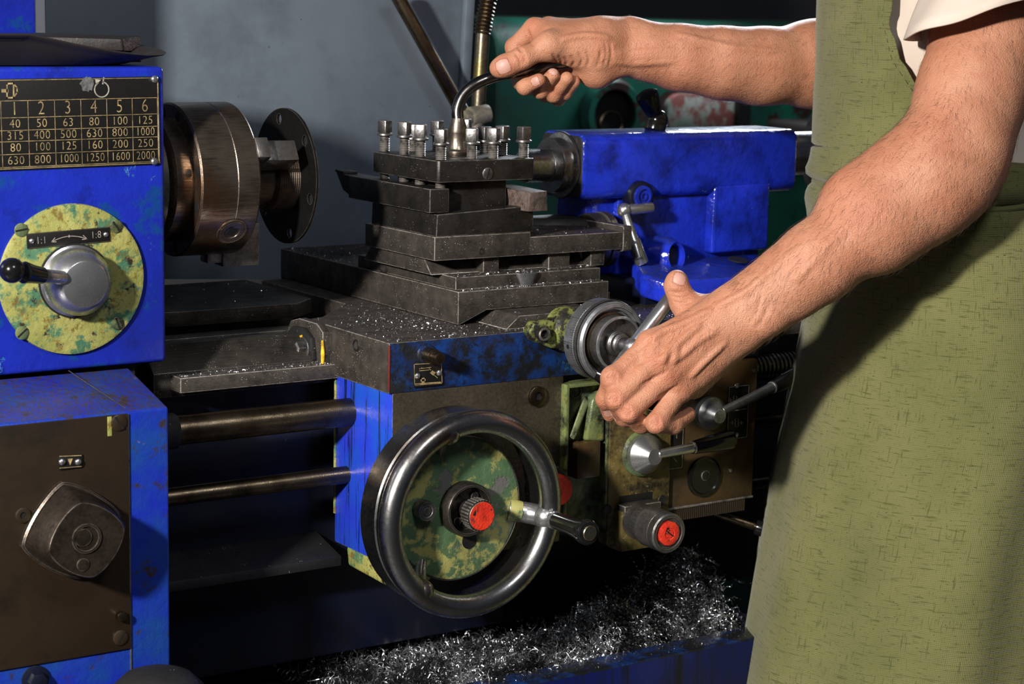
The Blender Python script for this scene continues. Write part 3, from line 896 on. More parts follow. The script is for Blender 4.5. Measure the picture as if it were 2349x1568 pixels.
part('key_socket', MB().lathe([(.0155, 0), (.0155, .0014), (.0148, .002), (.0132, .0012), (.0125, .0018), (.0085, .0018), (.008, 0), (0, 0)], kc_, er, 48), CHUCK_STEEL, ck)
part('square_hole', MB().lathe([(0, .0012), (.0068, .0012), (.0068, .0005)], kc_ + er * .0002, er, 4, .5), HOLE, ck)

wp = thing('flanged_workpiece', 'dark flanged disc with holes gripped in the chuck jaws', 'workpiece', (-.02, AXY, AXZ))
xf = P(655, 405, Y=AXY)[0]
hl = [circle(AXY + .058 * math.cos(a), AXZ + .058 * math.sin(a), .0052, 14) for a in [2 * math.pi * k / 6 + .32 for k in range(6)]]
part('disc', MB().holed(circle(AXY, AXZ, .0685, 96), hl + [circle(AXY, AXZ, .022, 32)], 'x', xf - .0015, xf + .0015), steel('blackened_disc', (.003, .0028, .0026), (.011, .010, .009), (.35, .5), 40, .4, edge=(.12, .1, .09)), wp)
pr_ = [(.02, -.09), (.029, -.09), (.029, -.045)]
for k in range(14):
    pr_ += [(.0345, -.043 + k * .0022), (.0360, -.0419 + k * .0022)]
part('threaded_hub', MB().lathe(pr_ + [(.0345, xf - .0015), (.022, xf - .0015), (.02, -.09)], ax, UX, 64), CHUCK_STEEL, wp)

# ================================================================ carriage saddle
sd = thing('carriage_saddle', 'heavy steel saddle with blue painted front and chips on its top', 'saddle', (.23, .1, -.049))
SB = -.0495
mb = MB().prism([(0, 0), (.466, 0), (.466, .17), (.335, .24), (.335, .44), (.085, .44), (.085, .24), (.02, .172), (0, .165)], 'z', SB, 0, .0012)
part('casting', mb, [SLIDE_STEEL, BLUE_DIRTY], sd, slot=lambda f: 1 if (f.normal.y < -.8 or f.normal.x > .8) else 0)
part('dovetail_way', MB().prism([(.146, .0), (.278, .0), (.262, .013), (.162, .013)], 'y', .018, .44, .0005), SLIDE_STEEL, sd)
part('gib_strip', MB().hexa([V(.163, .022, .0005), V(.297, .022, .0005), V(.297, .058, .0005), V(.150, .058, .0005), V(.168, .026, .011), V(.297, .026, .011), V(.297, .058, .012), V(.158, .058, .012)], .0006), SLIDE_STEEL, sd)
mb = MB().box(-.0012, .0012, -.0006, .0006, SB + .002, -.001, .0003)
part('paint_edge', MB().box(-.0006, .001, -.0006, .0012, SB + .003, -.002, .0003), RED_EDGE, sd)
c = Vector(P(817, 792, X=-.0002))
part('oil_hole', MB().lathe([(.0062, 0), (.0058, .0008), (.0045, .001), (.004, -.001), (0, -.001)], c, -UX, 24), HOLE, sd)
pinb = Vector(P(978, 812, Y=0))
mb = MB().cyl(pinb, pinb + V(0, -.016, 0), .0075, 28, .001)
mb.cyl(pinb + V(0, -.013, 0), pinb + V(0, -.026, 0), .0058, 28, .0014)
part('push_pin', mb, ROD_STEEL, sd)
part('seat_ring', MB().lathe([(.0105, 0), (.0095, .002), (.007, .003)], pinb, NEG_Y, 28), BLUE_DIRTY, sd)
a, b = P(949, 834, Y=-.001), P(1013, 882, Y=-.001)
pb = part('symbol_plate', MB().box(a[0], b[0], -.002, .0002, b[2], a[2], .0004), PLATE_BLACK, sd, label='small black symbol plate with gold marks')
mb = MB()
YY = -.0022
def S2(*pp, w=.0006): strip_into(mb, [P(x, y, Y=YY) for x, y in pp], w, NEG_Y)
S2((950, 835), (1012, 832), (1014, 878), (951, 883), (950, 835), w=.0007)
S2((962, 845), (988, 842)); S2((962, 850), (984, 848)); S2((963, 846), (967, 843)); S2((988, 848), (984, 845))
mb._faces([P(986, 855, Y=YY), P(992, 849, Y=YY), P(1000, 854, Y=YY), P(994, 861, Y=YY)], [(0, 1, 2, 3)])
S2((996, 860), (1003, 866)); S2((966, 868), (975, 867), (975, 875), (966, 876), (966, 868), w=.0012)
S2((952, 880), (1010, 876), w=.0010)
part('symbols', mb, ENGRAVE, pb)
for px, py in ((957, 862), (1007, 855)):
    part('rivet', MB().lathe([(.003, 0), (.0028, .0012), (.0015, .0022), (0, .0025)], Vector(P(px, py, Y=-.002)), NEG_Y, 16), BRIGHT, pb)

# wiper bracket on the saddle's left end
wb = part('way_wiper', MB().prism([(.115, -.043), (.165, -.045), (.190, -.036), (.196, -.018), (.186, -.004), (.168, .001), (.13, .001), (.117, -.006)], 'x', -.009, 0, .001), SLIDE_STEEL, sd)
part('wiper_plate', MB().prism([(.128, -.036), (.160, -.040), (.182, -.030), (.184, -.016), (.172, -.007), (.15, -.006), (.133, -.014)], 'x', -.0145, -.009, .0012), DARK_CAST, wb)
c = V(-.014, .145, -.0265)
part('hex_nut', MB().lathe([(0, .012), (.0062, .012), (.0078, .0105), (.0078, 0), (0, 0)], c, -UX, 6, .3), BOLT_STEEL, wb)
part('washer', MB().cyl(c, c + V(-.0028, 0, 0), .0118, 28), BOLT_STEEL, wb)
part('grease', MB().tube([V(-.0095, .116 + .0, -.040), V(-.0095, .1155, -.028), V(-.0095, .1165, -.014)], [.0016, .0022, .0012], 8), YSEAL, wb)
part('grease', MB().tube([V(-.0145, .150, -.014), V(-.0148, .157, -.017), V(-.0145, .162, -.022)], [.001, .0022, .0012], 8), YSEAL, wb)
part('slot', MB().lathe([(0, .0062), (.0035, .0062), (.0042, .0058)], V(-.009, .165, -.016), -UX, 16), HOLE, wb)

# ================================================================ cross slide
cs = thing('cross_slide', 'long dark steel cross slide with stepped base under the compound slide', 'cross slide', (.209, .25, .001))
mb = MB().prism([(.1155, .0345), (.1155, .001), (.1185, .001), (.150, .0138), (.274, .0138), (.3, .001), (.304, .001), (.304, .0345)], 'y', .0605, .53, .0007)
part('slide_body', mb, SLIDE_STEEL, cs)
part('right_step', MB().box(.303, .309, .064, .5, .002, .022, .0008), SLIDE_STEEL, cs)
mb = MB().box(.120, .302, .073, .275, .0345, .0475, .0008)
part('swivel_base', mb, SLIDE_STEEL, cs)
mb = MB().prism([(.098, .0475), (.238, .0475), (.222, .0645), (.114, .0645)], 'x', .106, .300, .0008)
part('swivel_dovetail', mb, SLIDE_STEEL, cs)
mb = MB()
nc = P(1209, 616, Y=.0725)
pr_ = []
rings = []
for zz, rr in ((.0474, .0135), (.0445, .0125), (.037, .0085), (.0348, .0078)):
    rings.append([mb.bm.verts.new((nc[0] + rr * math.cos(a), .0731 - .55 * rr * math.sin(a), zz)) for a in [math.pi * k / 20 for k in range(21)]])
for A, B in zip(rings[:-1], rings[1:]):
    for k in range(20):
        mb.bm.faces.new([A[k], A[k + 1], B[k + 1], B[k]])
mb.bm.faces.new(rings[0]); mb.bm.faces.new(rings[-1][::-1])
bmesh.ops.recalc_face_normals(mb.bm, faces=list(mb.bm.faces))
part('cone_lug', mb, DULL_DIAL, cs, label='pale cone shaped lug on the step')
for px, py in ((1117, 612), (1247, 603)):
    c = Vector(P(px, py, Z=.0475))
    hb = part('hex_bolt', MB().lathe([(0, .0105), (.0078, .0105), (.0092, .009), (.0092, .001), (0, .001)], c, UZ, 6, .4), BOLT_STEEL, cs)
    part('washer', MB().cyl(c, c + V(0, 0, .0016), .0128, 32), BOLT_STEEL, hb)
for xa, xb in ((.163, .182), (.245, .272), (.30, .318)):
    part('stop_block', MB().box(xa, xb, .088, .105, .0475, .0635, .0008), SLIDE_STEEL, cs)
c = Vector(P(883, 597, X=.115)) + V(0, 0, 0)
part('side_notch', MB().lathe([(.0085, 0), (.008, .001), (.0062, .001), (.005, -.002), (0, -.002)], V(.1195, .218, .041), -UX, 20), HOLE, cs)

# ================================================================ compound slide
cm_ = thing('compound_slide', 'dark steel compound slide carrying the tool post, crank on its right end', 'compound slide', (.22, .145, .0645))
part('slide_body', MB().box(.0985, .2155, .080, .222, .0645, .0888, .0008), SLIDE_STEEL, cm_)
part('slide_extension', MB().box(.2145, .340, .0805, .205, .0645, .0835, .0008), SLIDE_STEEL, cm_)
part('end_bracket', MB().prism(rrect(.079, .206, .062, .0895, .003), 'x', .336, .3475, .0008), SLIDE_STEEL, cm_)
part('cover_strip', MB().hexa([V(.24, .195, .083), V(.34, .14, .083), V(.34, .206, .083), V(.23, .206, .083), V(.245, .197, .0905), V(.34, .146, .0905), V(.34, .2, .0905), V(.24, .203, .0905)], .0008), DARK_CAST, cm_)
yc, zc = .150, .0665
part('end_dial', MB().lathe([(0, .338), (.029, .338), (.030, .3395), (.030, .352), (.0285, .354), (.031, .355), (.031, .364), (.029, .366), (0, .366)], V(0, yc, zc), UX, 56), steel('aged_dial_steel', (.06, .052, .042), (.27, .24, .2), (.3, .5), 50, .9, edge=(.5, .48, .44)), cm_)
part('screw_hole', MB().lathe([(.0036, 0), (.003, .0003), (0, -.0006)], V(.155, .0799, .0715), NEG_Y, 12), HOLE, cm_)
hub = V(.372, yc, zc)
hp0, hp1 = Vector(P(1432, 482, X=.374)), Vector(P(1466, 592, X=.376))
hm = Vector(P(1452, 548, X=.374))
part('crank_arm', MB().tube([hp0, hm, hp1], [.0042, .0062, .004], 16).cyl(V(.364, yc, zc), V(.376, yc, zc), .010, 24), BRIGHT, cm_)
part('crank_grip', MB().ball(hp0, .0082, 24).cyl(hp0 + V(.003, 0, 0), hp0 + V(.036, -.004, .002), .0062, 24, .0016), BRIGHT, cm_, label='upper pin shaped steel crank grip')
w0, w1 = Vector(P(1449, 548, X=.374)), Vector(P(1471, 606, X=.385))
part('counter_grip', MB().cyl(hm, hm + (w1 - w0) * .98, .0076, 24, .0018).ball(hm, .006, 18), BRIGHT, cm_, label='lower hanging steel crank grip')

# ================================================================ tool post
TX, TY = .161, .146
tp = thing('tool_post', 'square four way tool post with twelve clamp bolts and a bent lever', 'tool post', (TX, TY, .0888))
part('base_plate', MB().hexa([V(.1005, .0805, .0888), V(.219, .0805, .0888), V(.219, .2125, .0888), V(.1005, .2125, .0888), V(.1015, .0805, .1115), V(.2195, .0805, .1165), V(.2195, .2125, .1165), V(.1015, .2125, .1115)], .0012), BLACK_STEEL, tp)
part('core', MB().box(.122, .196, .098, .195, .110, .145, .0012), BLACK_STEEL, tp)
part('top_plate', MB().prism([(.104, .0805), (.217, .0805), (.2195, .083), (.2195, .210), (.217, .2125), (.103, .2125), (.1015, .211), (.1015, .0835)], 'z', .1435, .1655, .0012), BLACK_STEEL, tp)
slotted_screw(tp, 1118, 398, .0804, .0062, BOLT_STEEL, 1.25)
BOLTS = [P(883, 287, X=.1125), P(928, 291, X=.1125), P(965, 297, X=.1125), P(1012, 308, X=.1125), P(1083, 306, Y=.0935), P(1132, 305, Y=.0935), P(1202, 302, Y=.0935),
         P(1153, 300, X=.209), P(1112, 302, X=.209), P(1068, 284, Y=.2015), P(1003, 288, Y=.2015), P(946, 296, Y=.2015)]
def bolt_meshes():
    L = .0275
    pr_ = [(0, -.03)]
    pit, n = .0018, 31
    pr_ += [(.0042, -.03)]
    for k in range(n):
        z = -.029 + k * pit
        pr_ += [(.0046, z), (.0055, z + pit * .5)]
    pr_ += [(.0046, L), (0, L)]
    th = MB().lathe(pr_, V(0, 0, 0), UZ, 24)
    hd = MB().lathe([(0, L), (.0075, L), (.0082, L + .0006), (.0082, L + .0022), (.0070, L + .003), (0, L + .003)], V(0, 0, 0), UZ, 28)
    hd.box(-.0058, .0058, -.0058, .0058, L + .003, L + .0165, .0016, 2)
    return th, hd
th, hd = bolt_meshes()
sh = MB()
spr = [(0, -.006), (.0042, -.006)]
for k in range(18):
    spr += [(.0046, -.005 + k * .0018), (.0055, -.005 + k * .0018 + .0009)]
sh.lathe(spr + [(.0046, .0275), (0, .0275)], V(0, 0, 0), UZ, 24)
sh_me = finish(sh.bm, 'thread', BLACK_STEEL, (0, 0, 0))
th_me = finish(th.bm, 'thread', BLACK_STEEL, (0, 0, 0))
hd_me = finish(hd.bm, 'clamp_bolt', BOLT_STEEL, (0, 0, 0))
first = None
for k, hp_ in enumerate(BOLTS):
    c = Vector((hp_[0], hp_[1], 0))
    best = hp_[2] - .0385
    if first is None:
        hd_o = bpy.data.objects.new('clamp_bolt', hd_me)
        th_o = bpy.data.objects.new('thread', th_me)
        first = (hd_o, th_o)
    else:
        hd_o, th_o = first[0].copy(), first[1].copy()
    if k > 3:
        th_o.data = sh_me
    p = V(c.x, c.y, float(best))
    link(hd_o, tp, p)
    link(th_o, hd_o, p)
    hd_o.rotation_euler = (0, 0, [.35, .5, .75, .6, .8, .6, .05, .3, .2, .7, .4, .6][k])
    part('bolt_foot', MB().cyl(V(c.x, c.y, .1385), V(c.x, c.y, .1445), .0048, 16), BLACK_STEEL, tp) if k in (0, 1, 2, 3) else None
nb = V(TX + .0045, TY, 0)
part('lever_nut', MB().lathe([(0, .1655), (.0125, .1655), (.0130, .1665), (.0130, .1695), (.0112, .171), (.0105, .172), (.0105, .1885), (.0108, .1895), (.0066, .2035), (0, .2035)], nb, UZ, 40), steel('browned_lever_nut', (.08, .065, .05), (.32, .27, .22), (.25, .45), 40, .95, edge=(.5, .45, .4)), tp)
dl = depth(nb + V(0, 0, .2))
LV = [nb + V(0, 0, .200), V(*P(1050, 250, d=dl)), V(*P(1063, 218, d=dl)), V(*P(1090, 194, d=dl)), V(*P(1130, 177, d=dl + .003)), V(*P(1180, 165, d=dl + .006)), V(*P(1245, 152, d=dl + .010)), V(*P(1318, 140, d=dl + .014))]
part('lever', MB().tube(spline(LV, 10), .0064, 28), steel('dark_polished_lever', (.06, .055, .05), (.24, .225, .21), (.16, .3), 20, 1.0, scratch=.12), tp, label='bent round steel lever')

tl = thing('turning_tool', 'long dark lathe tool clamped on the left of the tool post, tip to the back', 'cutting tool', (.107, .16, .1125))
mb = MB().box(.0945, .1175, .084, .252, .1128, .1372, .0012)
part('shank', mb, BLACK_STEEL, tl)
zt = P(806, 409, X=.097)[2]
part('nose', MB().hexa([V(.0945, .250, .116), V(.117, .250, .116), V(.112, .262, .120), V(.0955, .266, .120), V(.0945, .250, .1372), V(.117, .250, .1372), V(.112, .272, .1385), V(.0945, .280, .1385)], .0008), BLACK_STEEL, tl)
part('insert_tip', MB().hexa([V(.0942, .262, .1372), V(.109, .258, .1372), V(.109, .272, .1385), V(.0942, .281, .1385), V(.0942, .262, .1402), V(.109, .258, .1402), V(.109, .273, .1412), V(.0942, .282, .1412)], .0005), DARK_CAST, tl)
t2 = thing('square_cutting_tool', 'reddish brown square tool end sticking out at the right of the tool post', 'cutting tool', (.215, .13, .1165))
zb, zt = P(1236, 484, Y=.07)[2], P(1236, 432, Y=.07)[2]
xa, xb = P(1212, 460, Y=.068)[0], P(1257, 460, Y=.068)[0]
mb = MB().hexa([V(xa, .068, zb), V(xb, .068, zb), V(xb, .2, zb), V(xa - .004, .13, zb), V(xa + .002, .068, zt - .004), V(xb, .070, zt - .003), V(xb, .2, zt), V(xa - .012, .13, zt)], .001)
part('shank', mb, paint('rusty_tool_steel', (.11, .075, .06), (.055, .042, .036), (.02, .017, .015), (.16, .12, .1), (.4, .6), (.5, .65), (.62, .7), 60, bump=.6), t2)

# ================================================================ tailstock
ts = thing('tailstock', 'bright wet blue tailstock with steel quill right of the tool post', 'tailstock', (.47, .16, -.01))
TYF = .137
tx0 = P(1338, 380, Y=TYF)[0]
tx1 = P(1831, 350, Y=TYF)[0]
tz0, tz1 = P(1336, 461, Y=TYF)[2], P(1338, 308, Y=TYF)[2]
mb = MB().prism(rrect(TYF, TYF + .083, tz0, tz1, .012, 5), 'x', tx0, tx1, .005, 3)
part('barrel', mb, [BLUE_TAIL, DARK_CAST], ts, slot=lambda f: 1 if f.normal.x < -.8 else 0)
cl = P(1432, 500, Y=TYF)[0]
cr = P(1763, 500, Y=TYF)[0]
zbt = P(1763, 572, Y=TYF)[2]
mb = MB().box(cl, cr, TYF + .013, TYF + .10, zbt - .03, tz0 + .02, .004, 3)
part('column', mb, BLUE_TAIL, ts)
part('web', MB().box(tx0 + .02, cl + .01, TYF + .02, TYF + .08, zbt - .02, tz0 + .01, .006, 3), BLUE_TAIL, ts)
# raised L shaped rib framing the recess
def tq(px, py, Y=TYF): p = P(px, py, Y=Y); return (p[0], p[2])
part('raised_rib', MB().prism([tq(1640, 425), tq(1768, 415), tq(1763, 572), tq(1632, 582)], 'y', TYF - .0002, TYF + .03, .004, 3), BLUE_TAIL, ts)
zf = P(1600, 640, Y=.05)[2]
f_y = .045
mb = MB()
fp = [(P(1440, 575, Y=TYF)[0], TYF + .1), (P(1440, 575, Y=TYF)[0], TYF - .006), (P(1470, 620, Y=.085)[0], .085), (P(1530, 648, Y=.058)[0], .056), (P(1790, 640, Y=.055)[0], .052), (cr + .004, TYF + .1)]
zt_ = zbt + .002
def foot_z(y): return zt_ - .018 * max(0, (TYF - y)) / .085
tops = [mb.bm.verts.new((x, y, foot_z(y))) for x, y in fp]
bots = [mb.bm.verts.new((x, y, foot_z(y) - .026)) for x, y in fp]
ff = [mb.bm.faces.new(tops), mb.bm.faces.new(bots[::-1])] + [mb.bm.faces.new([tops[i], tops[(i + 1) % 6], bots[(i + 1) % 6], bots[i]]) for i in range(6)]
bmesh.ops.recalc_face_normals(mb.bm, faces=ff)
mb._bevel(ff, .004, 3)
part('foot', mb, BLUE_TAIL, ts)
part('base', MB().box(fp[0][0] - .01, cr + .02, .09, TYF + .11, -.012, zt_ - .02, .003), BLUE_DARK, ts)
q = Vector(P(1270, 372, Y=AXY))
part('quill', MB().lathe([(0, -.085), (.010, -.085), (.0115, -.083), (.0125, -.055), (.0165, -.052), (.0185, -.050), (.0185, -.022), (.0175, -.021), (.0185, -.020), (.0185, -.0165), (.030, -.016), (.0305, -.0145), (.0305, -.004), (.036, -.003), (.0365, 0), (0, 0)], V(tx0 - .0005, AXY - .002, (tz0 + tz1) / 2), UX, 64), RIM_STEEL, ts)
part('quill_bore', MB().lathe([(0, 0), (.037, 0), (.037, -.002), (0, -.002)], V(tx0 + .0002, AXY - .002, (tz0 + tz1) / 2), UX, 48), HOLE, ts)
part('rear_spindle', MB().cyl(V(tx1 - .01, AXY, (tz0 + tz1) / 2 + .004), V(tx1 + .11, AXY, (tz0 + tz1) / 2 + .004), .026, 40), RIM_STEEL, ts)
part('rear_disc', MB().cyl(V(tx1 + .11, AXY, (tz0 + tz1) / 2), V(tx1 + .118, AXY, (tz0 + tz1) / 2), .075, 48), RIM_STEEL, ts)
c = Vector(P(1472, 450, Y=TYF - .006))
lb = part('lock_boss', MB().prism([(c.x + .017 * math.cos(a), c.z + .017 * math.sin(a) - .004 * (abs(math.sin(a)) if math.sin(a) < 0 else 0)) for a in [2 * math.pi * k / 32 for k in range(32)]], 'y', TYF - .008, TYF + .01, .003), BLUE_DARK, ts)
part('lock_screw', MB().lathe([(.0125, 0), (.0115, .003), (.0085, .004), (.0075, .0015), (.005, .0015), (.0045, .003), (.003, .003), (.0025, .001), (0, .001)], c + V(0, -.002, 0), NEG_Y, 32), BLUE_TAIL, lb)
a_ = P(1415, 480, Y=TYF)
c = Vector(P(1545, 590, Y=.115))
cb_ = part('clamp_boss', MB().lathe([(.024, -.02), (.021, .004), (.0165, .012), (.0155, .014), (.013, .012), (.012, .002), (0, .002)], c + V(0, .012, 0), V(.25, -.9, .1), 36), BLUE_TAIL, ts)
part('clamp_hole', MB().lathe([(.0118, .006), (0, .006)], c + V(0, .012, 0), V(.25, -.9, .1), 24), HOLE, cb_)
part('foot_hole', MB().lathe([(.0115, 0), (.010, .0012), (.008, .0004), (0, .0004)], Vector((P(1692, 600, Y=.105)[0], .105, foot_z(.105))), V(0, -.2, 1), 28), HOLE, ts)
hb_ = Vector((P(1500, 288, Y=.17)[0], .165, tz1))
lv = thing('tailstock_lever', 'short black cone handled clamp lever on top of the blue tailstock', 'lever', hb_)
d0, d1, d2 = Vector(P(1506, 292, Y=.17)), Vector(P(1512, 268, Y=.17)), Vector(P(1489, 214, Y=.168))
part('hub', MB().ball(Vector(P(1508, 276, Y=.17)), .0125, 24).cyl(hb_ + V(.0, .004, -.001), Vector(P(1508, 276, Y=.17)), .012, 24), GRIP, lv)
part('cone_grip', MB().lathe([(0, 0), (.0078, 0), (.0085, .002), (.0132, .026), (.0128, .0305), (.008, .033), (0, .0335)], Vector(P(1505, 268, Y=.17)), d2 - d1, 36), GRIP, lv)
# ================================================================ apron
ap = thing('apron_box', 'oil streaked blue carriage apron with worn metal front plates', 'apron gearbox', (.23, .06, -.222))
apz = P(903, 1303, Y=0)[2]
xB0, xB1 = P(1291, 1000, Y=-.004)[0], P(1390, 1080, Y=-.004)[0]
xC1 = P(1529, 1100, Y=-.004)[0]
xD1 = P(1728, 980, Y=-.002)[0]
zBb = P(1386, 1212, Y=-.004)[2]
mb = MB().box(.0045, xB0 + .003, .0005, .115, apz, SB + .0005, .002)
part('housing', mb, [APRON_PLATE, BLUE_DRIP], ap, slot=lambda f: 1 if (f.normal.x < -.5 or f.normal.z < -.7) else 0)
mb = MB().box(xB0 - .02, xD1 - .004, .014, .115, P(1620, 1168, Y=0)[2] - .008, SB + .0005, .002)
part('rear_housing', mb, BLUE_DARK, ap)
part('foot_flange', MB().prism([(.0, .0), (.055, .0), (.06, .006), (.06, .012), (.002, .012)], 'y', .012, .10, .0015), YELLOW_GREEN, ap) if False else None
a, b = P(828, 1290, Y=.05), P(915, 1345, Y=.01)
part('foot_flange', MB().hexa([V(.004, .01, apz - .020), V(.055, .006, apz - .021), V(.055, .085, apz - .02), V(.004, .085, apz - .018), V(.0045, .006, apz + .001), V(.055, .004, apz + .001), V(.055, .09, apz + .001), V(.0045, .09, apz + .001)], .003, 3), YELLOW_GREEN, ap)
part('paint_lip', MB().box(.0033, .0058, .112, .1155, apz + .03, SB, .0006), YELLOW_GREEN, ap)
socket_bolt(ap, 1231, 908, .0005, .0105, .0035, ROD_STEEL)
# casting with sloping recess
zt = P(1340, 876, Y=-.004)[2]
mb = MB().box(xB0, xB1, .0045, .06, zBb, zt, .001)
part('recess_back', mb, CAST_GREEN, ap)
mb = MB().box(xB0, xB0 + .0045, -.0085, .006, zBb + .01, zt, .0012)
mb.box(xB1 - .0035, xB1, -.0085, .006, zBb, zt, .0012)
mb.box(xB0 + .003, xB1 - .002, -.0085, .006, zt - .004, zt, .0012)
part('recess_frame', mb, CAST_GREEN, ap)
def pq(px, py, y): return Vector(P(px, py, Y=y))
mb = MB().hexa([pq(1306, 990, .006), pq(1320, 1000, .006), pq(1352, 925, .006), pq(1340, 905, .006), pq(1306, 1004, -.009), pq(1318, 1010, -.009), pq(1352, 922, .0005), pq(1342, 908, .0005)], .002, 3)
part('sloped_rib', mb, JAW_STEEL if False else paint('pale_green_rib', (.24, .27, .13), (.15, .19, .09), (.03, .035, .02), (.3, .3, .2), (.25, .45), (.5, .65), (.62, .7), 40, bump=.6), ap)  # paler green than the rest of the casting
mb = MB().hexa([pq(1345, 905, .0055), pq(1384, 880, .0055), pq(1384, 1010, .0055), pq(1330, 1008, .0055), pq(1360, 915, -.006), pq(1386, 900, -.008), pq(1386, 1012, -.008), pq(1345, 1010, -.006)], .003, 3)
part('sloped_cheek', mb, CAST_GREEN, ap)
a, b = P(1326, 1018, Y=-.012), P(1376, 1092, Y=-.012)
part('square_pocket', MB().box(a[0], b[0], -.012, .006, b[2], a[2], .001), BRONZE, ap)
part('round_mark', MB().torus(pq(1320, 897, .0042), NEG_Y, .0065, .0008, 32, 8), CAST_GREEN, ap)
# ochre plate, bronze plate
zc0, zc1 = P(1460, 1235, Y=-.004)[2], P(1460, 848, Y=-.004)[2]
part('ochre_plate', MB().box(xB1 - .0003, xC1, -.0095, .006, zc0, zc1, .0012), OCHRE, ap)
zd0, zd1 = P(1620, 1152, Y=-.002)[2], P(1640, 832, Y=-.002)[2]
part('bronze_plate', MB().box(xC1 - .0003, xD1, -.005, .006, zd0, zd1, .0012), BRONZE, ap)
pr_ = []
x = xC1 + .001
zr0, zr1 = zd0 - .0135, zd0
mb = MB()
npr = 40
w = (xD1 - .012 - xC1) / npr
poly = []
for k in range(npr):
    poly += [(xC1 + w * k, -.006), (xC1 + w * (k + .3), -.0078), (xC1 + w * (k + .7), -.0078)]
poly += [(xD1 - .012, -.006), (xD1 - .012, .01), (xC1, .01)]
mb.prism(poly, 'z', zr0, zr1, 0)
part('ribbed_strip', mb, COVER, ap)
part('drip_lip', MB().box(xC1, xD1 - .002, -.0088, .004, zd0 - .0002, zd0 + .0018, .0005), SLIDE_STEEL, ap)
for px, py in ((1393, 1169), (1519, 1147)):
    part('dowel_hole', MB().lathe([(.0058, 0), (.0054, .0008), (.0045, .0004), (0, .0002)], pq(px, py, -.0095), NEG_Y, 20), HOLE, ap)
pg = part('round_plug', MB().lathe([(.0225, 0), (.022, .0025), (.0195, .003), (.018, .0018), (0, .0018)], pq(1614, 1092, -.005), NEG_Y, 44), GRIP, ap)
part('plug_pin', MB().lathe([(.006, 0), (.0055, .0015), (.004, .002), (0, .002)], pq(1617, 1090, -.0068), NEG_Y, 20), BLACK_STEEL, pg)
def marked_plate(x0, y0, x1, y1, Y, marks, rivets):
    a, b = P(x0, y0, Y=Y), P(x1, y1, Y=Y)
    pl = part('symbol_plate', MB().box(a[0], b[0], Y - .0012, Y + .0005, b[2], a[2], .0003), PLATE_BLACK, ap)
    mb = MB()
    yy = Y - .0014
    xa, xb, za, zb = a[0] + .0006, b[0] - .0006, a[2] - .0006, b[2] + .0006
    strip_into(mb, [V(xa, yy, za), V(xb, yy, za), V(xb, yy, zb), V(xa, yy, zb), V(xa, yy, za)], .0006, NEG_Y)
    for m in marks:
        strip_into(mb, [P(px, py, Y=yy) for px, py in m], .0008, NEG_Y)
    part('symbols', mb, ENGRAVE_W, pl)
    for px, py in rivets:
        part('rivet', MB().lathe([(.003, 0), (.0027, .0014), (.0014, .0024), (0, .0026)], pq(px, py, Y - .0012), NEG_Y, 16), BRIGHT, pl)
arrow = lambda x, y, s: [(x - 8 * s, y), (x, y)]
mk = []
for (cx_, cy_) in ((1690, 969), (1686, 917)):
    for sx in (-1, 1):
        mk += [[(cx_ + sx * 14, cy_), (cx_ + sx * 8, cy_)], [(cx_ + sx * 11, cy_ - 4), (cx_ + sx * 8, cy_), (cx_ + sx * 11, cy_ + 4)],
               [(cx_ + sx * 2, cy_ - 9), (cx_ + sx * 5, cy_ - 6), (cx_ + sx * 2, cy_ - 3), (cx_ + sx * 5, cy_), (cx_ + sx * 2, cy_ + 3), (cx_ + sx * 5, cy_ + 6), (cx_ + sx * 2, cy_ + 9)]]
mk += [[(1670, 944), (1711, 937)]]
marked_plate(1670, 886, 1712, 1002, -.005, mk, ((1690, 884), (1690, 996)))
marked_plate(1532, 982, 1563, 1072, -.005, [[(1552, 992), (1552, 1004)], [(1545, 1050), (1552, 1058)]], ())
for px, py in ((1737, 850), (1683, 1078)):
    part('rivet', MB().lathe([(.0022, 0), (.002, .0012), (0, .0016)], pq(px - 8, py, -.005), NEG_Y, 12), BRIGHT, ap)
# bracket for the red capped dial
a, b = P(1419, 1150, Y=-.012), P(1498, 1260, Y=-.02)
part('dial_bracket', MB().box(P(1424, 1200, Y=-.02)[0], P(1500, 1200, Y=-.02)[0], -.022, .004, P(1440, 1262, Y=-.02)[2], P(1440, 1170, Y=-.02)[2], .001), OCHRE, ap)
part('bracket_top', MB().box(P(1418, 1160, Y=-.012)[0], P(1500, 1160, Y=-.012)[0], -.024, -.009, P(1440, 1172, Y=-.02)[2], P(1440, 1168, Y=-.02)[2] + .0045, .0008), SLIDE_STEEL, ap)
part('bracket_pocket', MB().box(P(1420, 1150, Y=-.0095)[0], P(1496, 1150, Y=-.0095)[0], -.0098, -.009, P(1460, 1152, Y=-.0095)[2], P(1460, 1132, Y=-.0095)[2], .0002), HOLE, ap)

